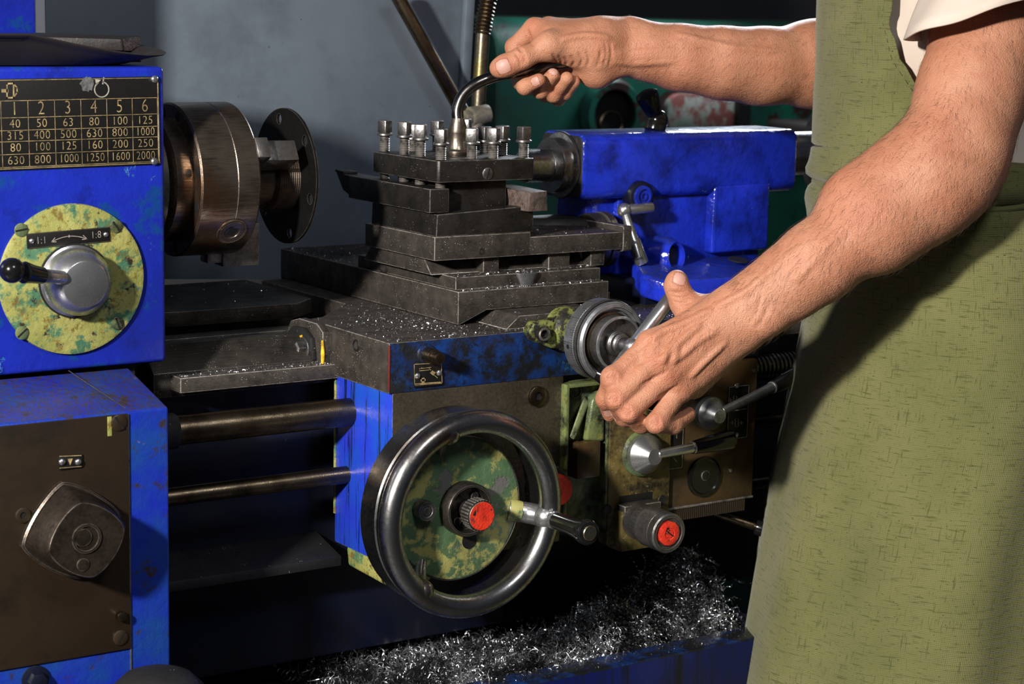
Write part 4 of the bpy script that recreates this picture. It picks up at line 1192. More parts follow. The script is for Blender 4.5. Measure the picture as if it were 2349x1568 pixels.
# ---------------------------------------------------------------- cone hub levers on the apron
def cone_lever(label, cpx, Y, tip_px, tipY, rod, mat_hub, scale=1.0, ring=None):
    c = pq(*cpx, Y)
    t = thing('control_lever', label, 'lever', c, 'control levers on the apron plates')
    hub_tip = pq(*tip_px, tipY)
    ax_ = hub_tip - c
    L = ax_.length
    s = scale
    if ring:
        part('seat_ring', MB().lathe([(.0245 * s, 0), (.0245 * s, .003), (.022 * s, .005), (.019 * s, .005)], c, ax_, 48), ring, t)
    part('cone_hub', MB().lathe([(.0205 * s, .002), (.0208 * s, .004), (.0208 * s, L * .42), (.0095 * s, L - .0012), (.0085 * s, L), (0, L)], c, ax_, 56), mat_hub, t)
    (p0, y0), (p1, y1), (p2, y2) = rod
    a, b, e = pq(*p0, y0), pq(*p1, y1), pq(*p2, y2)
    part('rod', MB().cone(a, b, .0046, .0056, 24), mat_hub, t)
    part('ferrule', MB().cyl(b - (b - a).normalized() * .0015, b + (b - a).normalized() * .0015, .0068, 24), mat_hub, t)
    L2 = (e - b).length
    part('handle_grip', MB().lathe([(0, 0), (.0066, 0), (.0072, .002), (.0108, L2 * .9), (.0098, L2 * .97), (.006, L2), (0, L2)], b, e - b, 36), GRIP, t)
    return t
cone_lever('bright cone hub lever with black handle low on the ochre plate', (1470, 1038), -.0095, (1503, 1048), -.036, (((1508, 1042), -.033), ((1590, 1026), -.036), ((1681, 1006), -.040)), BRIGHT, 1.0, CAST_GREEN)
cone_lever('dull cone hub lever on the bronze plate, its handle reaching the green apron', (1622, 944), -.005, (1652, 955), -.030, (((1655, 944), -.026), ((1772, 888), -.008), ((1836, 858), .008)), DULL_DIAL, .86)

# ---------------------------------------------------------------- red capped knurled dial
FEED_STEEL = steel('oily_feed_dial_steel', (.10, .095, .09), (.30, .29, .28), (.26, .42), 40, .9, edge=(.7, .68, .65), scratch=.2)
dk_ = thing('feed_dial', 'knurled steel feed dial with a chipped red cap under the ochre plate', 'dial', pq(1462, 1192, -.02))
c0, c1 = pq(1460, 1192, -.021), pq(1537, 1224, -.080)
dv = c1 - c0
LD = dv.length
part('graduated_sleeve', MB().lathe([(.0190, 0), (.0192, LD * .42), (0, LD * .42)], c0, dv, 56), FEED_STEEL, dk_)
mb = MB()
uR = dv.normalized().cross(Vector((0, 0, 1))).normalized()
wR = uR.cross(dv.normalized())
for k in range(30):
    a = 2 * math.pi * k / 30
    o_ = c0 + (uR * math.cos(a) + wR * math.sin(a)) * .01935
    n_ = (uR * math.cos(a) + wR * math.sin(a))
    strip_into(mb, [o_ + dv.normalized() * LD * (.30 if k % 5 else .24), o_ + dv.normalized() * LD * .40], .0004, n_)
for a, s in ((R(205), '2'), (R(165), '5'), (R(245), '0')):
    n_ = (uR * math.cos(a) + wR * math.sin(a))
    o_ = c0 + n_ * .0194 + dv.normalized() * LD * .2
    tdir = dv.normalized()
    text_into(mb, s, .0075, o_, tdir.cross(n_) * -1, tdir, 1.0)
part('graduations', mb, HOLE, dk_)
kn = []
part('knurled_grip', knurl_into(MB().lathe([(.0195, LD * .42), (.0208, LD * .43)], c0, dv, 90).lathe([(.0208, LD * .79), (.020, LD * .80), (0, LD * .8)], c0, dv, 90), c0, dv, .0206, LD * .43, LD * .79, 150, 22, .0006), KNURL, dk_)
part('end_rim', MB().lathe([(.0205, LD * .80), (.0208, LD * .82), (.0208, LD * .955), (.0195, LD * .975), (.0165, LD * .975), (.0155, LD * .93), (0, LD * .93)], c0, dv, 64), FEED_STEEL, dk_)
rc_ = part('red_cap', MB().lathe([(.0128, LD * .93), (.0128, LD * .985), (.0105, LD * 1.0), (.0062, LD * 1.0), (.0055, LD * .99), (0, LD * .99)], c0, dv, 12), RED, dk_, label='chipped red cap with a slotted screw')
part('cap_screw', MB().lathe([(.0045, LD * .99), (.0042, LD * 1.004), (0, LD * 1.004)], c0, dv, 20), RED, rc_)
sd_ = (uR * .8 + wR * .6).normalized()
sp__ = c0 + dv.normalized() * (LD * 1.004 + .0003)
mb = MB()
strip_into(mb, [sp__ - sd_ * .004, sp__ + sd_ * .004], .0012, dv.normalized())
part('screw_slot', mb, HOLE, rc_)
t = thing('lower_lever', 'thin dark lever with black knob under the ribbed bronze plate', 'lever', pq(1645, 1180, .03))
a, b = pq(1640, 1176, .045), pq(1737, 1208, .012)
part('rod', MB().cyl(a, b, .0048, 20), ROD_STEEL, t)
part('knob', MB().lathe([(0, 0), (.008, 0), (.0088, .002), (.0092, .022), (.008, .026), (0, .026)], b - (b - a).normalized() * .002, b - a, 28), GRIP, t)

# ---------------------------------------------------------------- carriage handwheel
hwC = V(.0525, -.070, -.159)
hw = thing('handwheel', 'large polished steel handwheel with green hub disc and red centre knob', 'handwheel', hwC)
part('rim', MB().torus(hwC, NEG_Y, .0905, .0112, 120, 28), RIM_STEEL, hw)
part('rim_band', MB().lathe([(.0925, .004), (.0975, .002), (.0985, 0), (.0985, -.012), (.0962, -.014), (.0985, -.016), (.0985, -.042), (.0965, -.044), (.0915, -.044), (.0905, -.042), (.0905, 0)], hwC, NEG_Y, 120), RIM_STEEL, hw)
dC = hwC + V(0, .028, 0)
part('hub_disc', MB().lathe([(0, .004), (.068, .004), (.0705, .003), (.071, 0), (.0705, -.003), (0, -.003)], dC, NEG_Y, 96), [WHEEL_GREEN], hw, label='disc of peeling green paint')
part('disc_edge', MB().lathe([(.0695, .0042), (.0712, .0035), (.0716, 0), (.0712, -.003), (.07, -.003)], dC, NEG_Y, 96), RIM_STEEL, hw)
for a in (-9, 109, 231):
    an = R(a)
    e_ = V(math.cos(an), 0, math.sin(an))
    p0 = dC + e_ * .060 + V(0, -.002 if a == -9 else .003, 0)
    p1 = dC + e_ * .078 + V(0, -.012, 0)
    p2 = hwC + e_ * .0885 + V(0, 0, 0)
    big = a == -9
    sp_ = part('spoke', MB().tube(spline([p0, p1, p2], 8), [.0105 if big else .0062 + .0030 * i / 16 for i in range(17)], 20).ball(p2 + e_ * -.001, .0128 if big else .0118, 24), BRIGHT if big else RIM_STEEL, hw)
    if big:
        part('chipped_paint', MB().tube(spline([p0 + V(0, -.002, .001), p0 * .4 + p1 * .6 + V(0, -.0015, .001)], 8), [.0104, .0105, .0106, .0106, .0106, .0105, .0103, .0101, .0098], 20), WHEEL_GREEN, sp_)
hubC = dC + V(.0045, -.004, .001)
part('hub_ring', MB().lathe([(.0265, 0), (.0265, .012), (.0248, .0145), (.0228, .0145), (.0215, .011), (.0210, .004), (0, .004)], hubC, NEG_Y, 64), steel('oily_hub_ring', (.02, .017, .014), (.11, .095, .08), (.3, .5), 40, .85, edge=(.4, .36, .33)), hw)
for a in (50, 230):
    part('hub_screw', MB().cyl(hubC + V(.015 * math.cos(R(a)), -.004, .015 * math.sin(R(a))), hubC + V(.015 * math.cos(R(a)), -.0068, .015 * math.sin(R(a))), .0042, 20), BLACK_STEEL, hw)
kC = hubC + V(0, -.004, 0)
kf = Vector(P(1102, 1183, Y=kC.y - .034))
part('centre_shaft', MB().cyl(kC, kC + (kf - kC) * .6, .0085, 24), BLACK_STEEL, hw)
kd = kf - kC
kb = kC + kd * .55
L3 = (kf - kb).length
kn_ = part('centre_knob', MB().lathe([(0, 0), (.0135, 0), (.0148, .001), (.0148, L3 - .0015), (.0138, L3), (0, L3)], kb, NEG_Y, 48), [RED, BLACK_STEEL], hw, slot=lambda f: 0 if f.normal.y < -.6 else 1, label='chipped bright red knob with ribbed edge')
mb = MB()
for k in range(28):
    a = 2 * math.pi * k / 28
    e_ = V(math.cos(a), 0, math.sin(a))
    mb.cyl(kb + e_ * .0146 + V(0, -.001, 0), kb + e_ * .0146 + V(0, -L3 + .0015, 0), .0011, 8, .0002)
part('knob_ribs', mb, BLACK_STEEL, kn_)
c = pq(965, 1166, dC.y - .004)
sc_ = part('knurled_screw', MB().lathe([(.0098, 0), (.0098, .011), (.0092, .0125), (.0062, .0125), (.006, .0118), (.0035, .0118), (.0032, .0125), (.0015, .0125), (0, .012)], c, NEG_Y, 40), BOLT_STEEL, hw)
part('disc_hole', MB().lathe([(.0085, 0), (0, 0)], pq(1077, 1239, dC.y - .0042), NEG_Y, 32), HOLE, hw)
gA = hwC + V(math.cos(R(-9)) * .0885, -.004, math.sin(R(-9)) * .0885)
gB = pq(1352, 1222, -.150)
gd = (gB - gA)
gl = gd.length
part('grip_ferrule', MB().lathe([(.0085, .008), (.0092, .010), (.0092, .0125), (.0085, .0145), (0, .0145)], gA, gd, 32), BRIGHT, hw)
gp = part('handle_grip', MB().lathe([(0, .0135), (.0078, .0135), (.0084, .018), (.0092, gl * .6), (.0112, gl * .82), (.0122, gl * .90), (.0121, gl * .97), (.0105, gl), (0, gl)], gA, gd, 40), GRIP, hw)
part('end_cap', MB().lathe([(.0074, gl - .0005), (.0074, gl + .0012), (.0068, gl + .0018), (0, gl + .0018)], gA, gd, 28), steel('brassy_end_cap', (.25, .21, .12), (.5, .45, .32), (.25, .4), 80, 1.0), gp)

bd = thing('back_dial', 'dark round dial with a red rim half hidden behind the handwheel', 'dial', pq(1230, 1120, 0))
c = pq(1248, 1112, .0)
part('dial_body', MB().lathe([(.024, 0), (.024, .008), (.022, .011), (0, .011)], c, NEG_Y, 48), steel('dark_rear_dial', (.015, .013, .012), (.07, .062, .055), (.3, .5), 40, .7, edge=(.45, .42, .4)), bd)
part('red_knob', MB().lathe([(0, .030), (.014, .030), (.016, .027), (.0165, .012), (.012, .010), (0, .010)], c, NEG_Y, 40), RED, bd)

# ---------------------------------------------------------------- cross slide dial and crank
DX, DZ = .2115, -.0035
dC0 = V(DX, 0, DZ)
DIRTY_GREEN = paint('dirty_yellow_green_paint', (.20, .22, .055), (.09, .11, .03), (.012, .011, .008), (.010, .009, .006), (.3, .5), (.46, .56), (.54, .6), 40, bump=.8, chip_sc=70)
ft = thing('screw_bracket', 'yellow green chipped bearing bracket behind the graduated cross slide dial', 'bracket', dC0)
mb = MB().lathe([(.023, -.004), (.023, .010), (.0195, .014), (.0180, .024), (.0175, .048), (0, .048)], V(DX - .006, 0, DZ + .003), NEG_Y, 48)
part('bearing_boss', mb, DIRTY_GREEN, ft)
a = pq(1218, 752, 0)
mb = MB().prism([(DX - .058, DZ + .004), (DX - .052, DZ + .014), (DX - .01, DZ + .018), (DX - .01, DZ - .016), (DX - .03, DZ - .014), (DX - .052, DZ - .004)], 'y', -.012, .002, .003, 3)
part('mounting_ear', mb, DIRTY_GREEN, ft)
c = pq(1243, 765, -.014)
hx = part('fixing_screw', MB().lathe([(.0072, 0), (.0070, .005), (.0060, .006), (.0046, .0055), (.004, .001), (0, .001)], c, NEG_Y, 28), BLACK_STEEL, ft)

cd = thing('cross_slide_dial', 'big graduated steel dial with crank on the front of the saddle', 'dial', V(DX, -.05, DZ))
part('graduated_drum', MB().lathe([(0, .046), (.0385, .046), (.0405, .0475), (.0405, .062), (.0398, .0625), (.0398, .0632)], dC0, NEG_Y, 112), DULL_DIAL, cd)
def knurl_lathe(pr, nseg): return MB().lathe(pr, dC0, NEG_Y, nseg)
part('knurled_band', knurl_into(MB(), dC0, NEG_Y, .0402, .0628, .0685, 260, 7, .0008), KNURL, cd)
part('front_rim', MB().lathe([(.0398, .0685), (.0395, .0725), (.0375, .0745), (.0350, .0745), (.0342, .0715), (.0325, .0715), (.0318, .066), (.0285, .066), (0, .066)], dC0, NEG_Y, 112), DULL_DIAL, cd)
mb = MB()
for k in range(100):
    a = 2 * math.pi * k / 100
    n_ = V(math.cos(a), 0, math.sin(a))
    l0 = .0475 + (.0105 if k % 10 == 0 else (.0065 if k % 5 == 0 else .0040))
    o_ = dC0 + n_ * .0406
    strip_into(mb, [o_ + V(0, -(.0615), 0), o_ + V(0, -(.0615 - (l0 - .0475)), 0)], .00032, n_, .0001)
for k in range(10):
    a = 2 * math.pi * k / 10 + .03
    n_ = V(math.cos(a), 0, math.sin(a))
    text_into(mb, str((k * 5 + 10) % 50), .0042, dC0 + n_ * .0407 + V(0, -.0496, 0), V(0, 1, 0).cross(n_), V(0, 1, 0) * -1 * -1, .9, lift=.0001)
part('graduations', mb, HOLE, cd)
part('lock_hole', MB().lathe([(.0024, 0), (0, 0)], dC0 + V(-.0403, -.054, -.0046), V(-1, 0, -.1), 16), HOLE, cd)
part('inner_collar', MB().lathe([(.0288, .066), (.0292, .068), (.0292, .0705), (.027, .071)], dC0, NEG_Y, 90), ROD_STEEL, cd)
part('knurled_collar', MB().lathe([(.0262, .066), (.0264, .072)], dC0, NEG_Y, 110).lathe([(.0264, .083), (.0258, .0845), (.0245, .0845), (.0235, .081), (.0225, .077), (0, .077)], dC0, NEG_Y, 110), KNURL, cd)
part('collar_knurling', knurl_into(MB(), dC0, NEG_Y, .0264, .072, .083, 190, 13, .0007), KNURL, cd)
part('collar_rim', MB().lathe([(.0266, .0826), (.0272, .0832), (.0268, .0848), (.0248, .0850), (.0242, .083)], dC0, NEG_Y, 90), DULL_DIAL, cd)
part('crank_nut', MB().lathe([(.0125, .077), (.0125, .082), (.0105, .084), (.0105, .088), (.009, .0895), (.0075, .0895), (.0075, .097), (.0065, .0985), (.0065, .112), (0, .112)], dC0, NEG_Y, 36), BOLT_STEEL, cd)
hY = -.106
cA = Vector(P(1557, 660, Y=hY)); cH = V(DX, hY, DZ)
cB = cH - (cA - cH).normalized() * .040
part('crank_bar', MB().cyl(cA, cH, .0072, 32, .0012).cyl(cH, cB, .0062, 28).ball(cH, .0095, 24), BRIGHT, cd)
gd_ = (V(.62, -.60, -.38)).normalized()
part('crank_grip', MB().lathe([(0, -.012), (.007, -.012), (.0085, -.006), (.0095, .02), (.0098, .05), (.0085, .062), (0, .064)], cB, gd_, 32), GRIP, cd)

# ================================================================ chip tray and shavings
ty = thing('chip_tray', 'deep blue metal chip tray under the lathe, full of shavings', 'tray', (.3, 0, -.42))
lz = P(1470, 1514, Y=-.055)[2]
lip0, lip1 = -.055, -.022
part('front_lip', MB().box(-.20, .475, lip0, lip1, lz - .004, lz, .0015), BLUE_DIRTY, ty)
part('front_wall', MB().box(-.20, .475, lip0, lip0 + .005, lz - .16, lz - .001, .0015), BLUE_LOW, ty)
tb = lz - .045
part('tray_floor', MB().box(-.20, .475, lip0 + .004, .43, tb - .01, tb, .001), DARK_CAST, ty)
part('back_wall', MB().box(-.20, .475, .425, .43, tb, lz + .1, .001), BLUE_DARK, ty)
part('left_wall', MB().box(-.205, -.20, lip0, .43, lz - .16, lz, .001), DARK_CAST, ty)
part('right_wall', MB().box(.475, .48, lip0, .43, lz - .16, lz, .001), BLUE_DARK, ty)

def pile_h(x, y):
    """height of the shavings above the tray floor"""
    h = .012 + .02 * np.exp(-((x - .16) / .12) ** 2 - ((y - .06) / .08) ** 2)
    h += .088 * np.exp(-((x - .43) / .085) ** 2 - ((y - .07) / .055) ** 2)
    h += .045 * np.exp(-((x - .30) / .055) ** 2 - ((y - .05) / .05) ** 2)
    h += .030 * np.exp(-((x - .22) / .15) ** 2 - ((y + .005) / .03) ** 2)
    return h
mb = MB()
gx, gy = np.linspace(-.02, .47, 60), np.linspace(lip1 - .02, .3, 34)
vs = [[mb.bm.verts.new((x, y, tb + pile_h(x, y) * .72 * min(1, (x + .03) / .1) + .002 * random.random())) for y in gy] for x in gx]
for i in range(len(gx) - 1):
    for j in range(len(gy) - 1):
        mb.bm.faces.new([vs[i][j], vs[i + 1][j], vs[i + 1][j + 1], vs[i][j + 1]])
sw = solo('shavings_heap', mb, DARK_CAST, 'dark packed heap of fine shavings under the bright curls in the tray', 'metal shavings', (.3, 0, tb), kind='stuff')

def ribbon_mesh(strands, widths):
    vs, fs, off = [], [], 0
    for pts, w in zip(strands, widths):
        n = len(pts)
        t = np.gradient(pts, axis=0)
        t /= np.linalg.norm(t, axis=1)[:, None] + 1e-9
        s = np.cross(t, rng.normal(size=3))
        s /= np.linalg.norm(s, axis=1)[:, None] + 1e-9
        vs.append(pts + s * w); vs.append(pts - s * w)
        for i in range(n - 1):
            fs.append((off + i, off + i + 1, off + n + i + 1, off + n + i))
        off += 2 * n
    return np.concatenate(vs), fs
def from_arrays(name, v, f, mat, label, cat, loc, kind):
    me = bpy.data.meshes.new(name)
    me.from_pydata((np.asarray(v) - np.array(loc)).tolist(), [], f)
    me.materials.append(mat)
    o = bpy.data.objects.new(name, me)
    link(o, None, loc)
    o['label'], o['category'], o['kind'] = label, cat, kind
    return o
strands, widths = [], []
def curl(c, L, r, pit, n, wander):
    d = rng.normal(size=3); d[2] *= .5; d /= np.linalg.norm(d)
    u = np.cross(d, rng.normal(size=3)); u /= np.linalg.norm(u)
    w = np.cross(d, u)
    t = np.linspace(0, 1, n)
    ph = t * L / pit * 2 * np.pi
    b = np.cumsum(rng.normal(size=(n, 3)) * wander, axis=0)
    return c + d * ((t - .5) * L)[:, None] + (u * np.cos(ph)[:, None] + w * np.sin(ph)[:, None]) * r + b
def sample_pile(n, f):
    out = []
    while len(out) < n:
        x, y = rng.uniform(-.03, .465), rng.uniform(lip1 - .003, .24)
        if rng.random() < f(x, y):
            out.append((x, y))
    return out
dens = lambda x, y: min(1, .07 + .06 * (x < .2) + 1.0 * math.exp(-((x - .42) / .09) ** 2 - ((y - .07) / .06) ** 2) + .8 * math.exp(-((x - .30) / .07) ** 2 - ((y - .05) / .05) ** 2) + .7 * math.exp(-((x - .20) / .14) ** 2 - ((y + .008) / .02) ** 2)) * min(1, max(0, (x + .03) / .08))
for x, y in sample_pile(4300, dens):
    h = pile_h(x, y)
    z = tb + h * rng.uniform(.55, 1.12) + .003
    L = rng.uniform(.008, .038)
    r = rng.choice([.0009, .0014, .0022, .004] if x > .24 else [.0012, .0022, .004, .007])
    if x < .24: L *= 1.4
    strands.append(curl(np.array([x, y, z]), L, r, rng.uniform(.003, .006) + r * 1.2, int(16 + L * 700), .00035))
    widths.append(rng.uniform(.00022, .0006))
for s0 in ([(1555, 1265), (1540, 1300), (1580, 1330), (1540, 1390)], [(1400, 1230), (1440, 1268), (1468, 1320), (1440, 1345), (1390, 1375)], [(1500, 1310), (1520, 1335), (1560, 1350)], [(1600, 1275), (1640, 1290), (1690, 1330), (1725, 1335)],
           [(1470, 1260), (1480, 1300), (1440, 1380)], [(1590, 1270), (1560, 1300), (1545, 1340), (1500, 1420)]):
    sp_ = np.array(spline([P(px, py, Y=rng.uniform(.04, .08)) for px, py in s0], 40))
    n_ = len(sp_)
    ph = np.arange(n_) * .9
    sp_ = sp_ + np.stack([np.cos(ph), np.sin(ph) * .6, np.sin(ph)], 1) * .0009
    strands.append(sp_); widths.append(.0006)
v, f = ribbon_mesh(strands, widths)
from_arrays('metal_shavings', v, f, SWARF, 'glittering tangle of curled steel shavings in the blue chip tray', 'metal shavings', (.3, 0, tb), 'stuff')

def flakes(name, label, regions, size=.0011):
    vs, fs = [], []
    for n, (x0, x1, y0, y1, z, fn) in regions:
        k = 0
        while k < n:
            x, y = rng.uniform(x0, x1), rng.uniform(y0, y1)
            if fn is not None and rng.random() > fn(x, y):
                continue
            k += 1
            a = rng.normal(size=3); a /= np.linalg.norm(a); a[2] *= .6
            b = np.cross(a, rng.normal(size=3)); b /= np.linalg.norm(b) + 1e-9
            s = size * rng.choice([.25, .4, .6, 1.0], p=[.45, .35, .16, .04])
            c = np.array([x, y, z + s * .6])
            o = len(vs)
            m_ = np.array([0, 0, s * .5])
            vs += [c - a * s * 1.5 - b * s * .5, c - a * s * 1.5 + b * s * .5, c + m_ + b * s * .5, c + m_ - b * s * .5, c + a * s * 1.5 + b * s * .5, c + a * s * 1.5 - b * s * .5]
            fs += [(o, o + 1, o + 2, o + 3), (o + 3, o + 2, o + 4, o + 5)]
    return from_arrays(name, vs, fs, FLAKE, label, 'metal chips', (.2, .1, .0), 'stuff')
wing = lambda x, y: (.15 + .85 * math.exp(-((x - .10) / .05) ** 2 - ((y - .09) / .06) ** 2) + .5 * math.exp(-((y - .008) / .015) ** 2)) * (1 if y < .165 or x > .05 else 0)
flakes('metal_chips', 'fine bright metal chips scattered over the dark slides and saddle top', [
    (2600, (.002, .45, .002, .23, .0002, lambda x, y: wing(x, y) if not (.113 < x < .312 and y > .058) else 0)),
    (1300, (.117, .30, .30, .52, .0346, lambda x, y: .3 + .7 * math.exp(-((x - .125) / .03) ** 2))),
    (420, (.118, .30, .0615, .0725, .0347, None)),
    (320, (.122, .30, .0735, .088, .0477, None)),
    (160, (.218, .335, .082, .2, .0837, None)),
    (520, (-.165, 0, .109, .128, -.0374, None)),
    (160, (-.18, .05, .25, .42, .0037, None)),
    (120, (.165, .295, .026, .056, .0122, None)),
    (500, (.05, .47, lip0 + .002, lip1, lz + .0002, lambda x, y: .2 + .8 * (y - lip0) / (lip1 - lip0))),
])
# ================================================================ the person
def skin_mat():
    n = N('tanned_skin')
    at = n.node('ShaderNodeAttribute', attribute_name='nail').outputs['Fac']
    rd_ = n.node('ShaderNodeAttribute', attribute_name='flush').outputs['Fac']
    b = n.noise(28, 5, .6)
    f = n.noise(260, 4, .6)
    c = n.mix(n.ramp(b, .32, .68), (.37, .155, .086), (.47, .222, .134))
    c = n.mix(n.ramp(n.noise(11, 4, .6, n.obj(loc=(3, 3, 3))), .45, .7, 0, .35), c, (.38, .115, .06))
    c = n.mix(n.math('MULTIPLY', rd_, .55), c, (.36, .09, .048))
    c = n.mix(n.ramp(f, .58, .74, 0, .3), c, (.20, .07, .034))
    c = n.mix(n.ramp(n.voro(85), .045, .075, .3, 0), c, (.17, .06, .03))
    rim_a = n.node('ShaderNodeAttribute', attribute_name='nail_crease_shade').outputs['Fac']
    c = n.mix(n.math('MULTIPLY', rim_a, .6), c, (.17, .05, .026))  # groove round each nail darkened in colour, standing for its shade
    c = n.mix(at, c, (.48, .265, .215))
    wr = n.noise(420, 3, .7, n.obj((1, 1, 1)))
    vor = n.voro(700)
    h = n.math('ADD', n.math('MULTIPLY', wr, .6), n.math('MULTIPLY', vor, .5))
    h = n.math('ADD', h, n.math('MULTIPLY', n.noise(90, 4, .6), 1.2))
    h = n.math('MULTIPLY', h, n.math('SUBTRACT', 1.0, n.math('MULTIPLY', at, .9)))
    rg_ = n.math('SUBTRACT', n.ramp(f, .3, .7, .62, .46), n.math('MULTIPLY', at, .08))
    n.set(Base_Color=c, Roughness=rg_, Normal=n.bump(h, .55, .0014))
    n.b.inputs['Subsurface Weight'].default_value = .06
    n.b.inputs['Subsurface Radius'].default_value = (.006, .0025, .0012)
    n.b.inputs['Subsurface Scale'].default_value = 1.0
    n.b.inputs['Specular IOR Level'].default_value = .4
    return n.m
SKIN = skin_mat()

prims, cuts, nails, flush = [], [], [], []
def cap(a, b, ra, rb, k=.008):
    prims.append((np.asarray(a, float), np.asarray(b, float), ra, rb, k))
def chain(pts, rs, k=.006):
    for i in range(len(pts) - 1):
        cap(pts[i], pts[i + 1], rs[i], rs[i + 1], k)
def cut(a, b, r, k=.002):
    cuts.append((np.asarray(a, float), np.asarray(b, float), r, r, k))
def q(px, py, d): return P(px, py, d=d)
def wide(a, b, ra, rb, off, k=.02):
    """flattened limb: two tapered limbs side by side"""
    cap(a + off, b + off, ra, rb, k)
    cap(a - off, b - off, ra, rb, k)
VIEW = FW

# ---- left arm, nearer the camera
LSh, LUp = q(2395, -150, 2.03), q(2262, 90, 1.985)
LMid, LEl = q(2232, 215, 1.962), q(2205, 345, 1.945)
chain([LSh, LUp, LMid, LEl], [.060, .0520, .0470, .0425], .02)
cap(q(2208, 190, 1.962), q(2178, 275, 1.945), .033, .034, .03)          # biceps
cap(q(2278, 130, 1.99), q(2243, 320, 1.965), .030, .025, .03)         # triceps
cap(q(2256, 402, 1.955), q(2240, 418, 1.95), .0165, .0165, .016)       # elbow point
F1, F2, F3, F4 = q(2120, 425, 1.935), q(2005, 505, 1.928), q(1870, 605, 1.924), q(1725, 705, 1.925)
chain([LEl, F1, F2, F3], [.0425, .0470, .0432, .0365], .02)
cap(F3, F4, .0355, .0265, .02)
cap(q(2120, 350, 1.935), q(1960, 455, 1.928), .030, .026, .03)        # brachioradialis
cap(q(2190, 430, 1.94), q(2030, 545, 1.93), .030, .024, .03)        # ulnar side
nW = np.array([.58, .815])                                            # across the wrist in the picture
def wo(px, py, d, s): return q(px + nW[0] * s, py + nW[1] * s, d)
cap(wo(1800, 655, 1.925, -24), wo(1690, 728, 1.925, -26), .0240, .0205, .015)
cap(wo(1800, 655, 1.925, 26), wo(1700, 728, 1.925, 26), .0240, .0205, .015)
cap(q(1768, 730, 1.912), q(1752, 738, 1.912), .0120, .0115, .012)     # ulna head
# metacarpals
Wi, Wm, Wr, Wp = q(1668, 706, 1.925), q(1680, 722, 1.922), q(1692, 742, 1.924), q(1702, 760, 1.930)
Mi, Mm, Mr, Mp = q(1492, 788, 1.916), q(1505, 826, 1.908), q(1530, 862, 1.912), q(1560, 890, 1.922)
for a, b, r0, r1 in ((Wi, Mi, .0165, .0118), (Wm, Mm, .0165, .0122), (Wr, Mr, .0160, .0118), (Wp, Mp, .0150, .0112)):
    cap(a, b, r0, r1, .012)
cap(q(1650, 740, 1.945), q(1545, 840, 1.938), .0185, .0165, .02)      # palm bulk
cap(q(1690, 770, 1.942), q(1590, 880, 1.942), .0155, .0140, .02)      # little finger side
for m in (Mi, Mm, Mr, Mp):
    cap(m - VIEW * .0035, m - VIEW * .0035, .0102, .0102, .012)
# fingers
def finger(pts, rs, k=.004):
    chain(pts, rs, k)
Ii = [Mi, q(1406, 868, 1.902), q(1388, 914, 1.915), q(1399, 950, 1.930)]
finger(Ii, [.0115, .0098, .0087, .0072])
cap(q(1404, 864, 1.900), q(1406, 872, 1.900), .0100, .0100, .006)
Im = [Mm, q(1412, 915, 1.894), q(1432, 955, 1.918), q(1470, 968, 1.938)]
finger(Im, [.0118, .0100, .0090, .0082])
Ir = [Mr, q(1442, 945, 1.896), q(1470, 972, 1.918), q(1510, 975, 1.936)]
finger(Ir, [.0112, .0097, .0088, .0078])
Ip = [Mp, q(1505, 970, 1.902), q(1545, 975, 1.920), q(1578, 950, 1.938)]
finger(Ip, [.0110, .0096, .0084, .0076])
for p_, (a_, b_) in ((Ii[1], (.0052, 0)), (Im[1], (.0052, 0)), (Ir[1], (.005, 0)), (Ip[1], (.0048, 0))):
    flush.append((p_ - VIEW * .008, .011))
for m in (Mi, Mm, Mr, Mp):
    flush.append((m - VIEW * .010, .012))
# thumb
T = [q(1668, 722, 1.945), q(1600, 716, 1.950), q(1568, 693, 1.950), q(1551, 655, 1.948), q(1553, 641, 1.947)]
chain(T, [.0175, .0150, .0118, .0098, .0090], .010)
cap(q(1640, 735, 1.945), q(1570, 770, 1.940), .0150, .0110, .02)      # web
# veins and tendons on the back of the hand
feats = []                                   # (polyline in the picture, depth guess, radius, sink, blend, kind)
def vein(pxs, d, r=.0016):
    feats.append((pxs, float(np.mean(d)), r, .55, .0050, 1))
def crease(pxs, d, r=.0009):
    feats.append((pxs, d, r, -.15, .0022, -1))
vein([(1628, 712), (1585, 735), (1545, 752), (1518, 762), (1496, 778)], [1.9075, 1.908, 1.9055, 1.905, 1.9045], .0017)
vein([(1602, 748), (1575, 770), (1552, 790), (1530, 808), (1520, 828)], [1.9040, 1.9015, 1.8990, 1.8975, 1.8960], .0017)
vein([(1640, 760), (1600, 782), (1572, 806), (1546, 826)], [1.9080, 1.9030, 1.9000, 1.8985], .0015)
vein([(1552, 790), (1548, 812), (1544, 828)], [1.8990, 1.8985, 1.8985], .0016)
vein([(1660, 790), (1620, 826), (1585, 862)], [1.9120, 1.9080, 1.9065], .0011)
vein([(1850, 560), (1780, 612), (1712, 668), (1650, 700)], [1.902, 1.898, 1.9045, 1.9085], .0016)
vein([(1980, 480), (1900, 560), (1830, 640)], [1.896, 1.892, 1.892], .0016)
for pts_ in ([(1452, 812), (1500, 772)], [(1462, 836), (1522, 806)], [(1470, 884), (1528, 852)], [(1512, 909), (1556, 884)]):
    crease(pts_, 1.90, .0011)
for cx_, cy_, ang_ in ((1404, 866, .9), (1409, 916, .9), (1437, 946, .9), (1504, 970, .6)):
    for o_ in (-7, 0, 7):
        ux, uy = math.cos(ang_ + 2.36), math.sin(ang_ + 2.36)
        vx, vy = -uy, ux
        crease([(cx_ + ux * o_ - vx * 9, cy_ + uy * o_ - vy * 9), (cx_ + ux * o_ * 1.3, cy_ + uy * o_ * 1.3), (cx_ + ux * o_ + vx * 9, cy_ + uy * o_ + vy * 9)], 1.89, .0006)
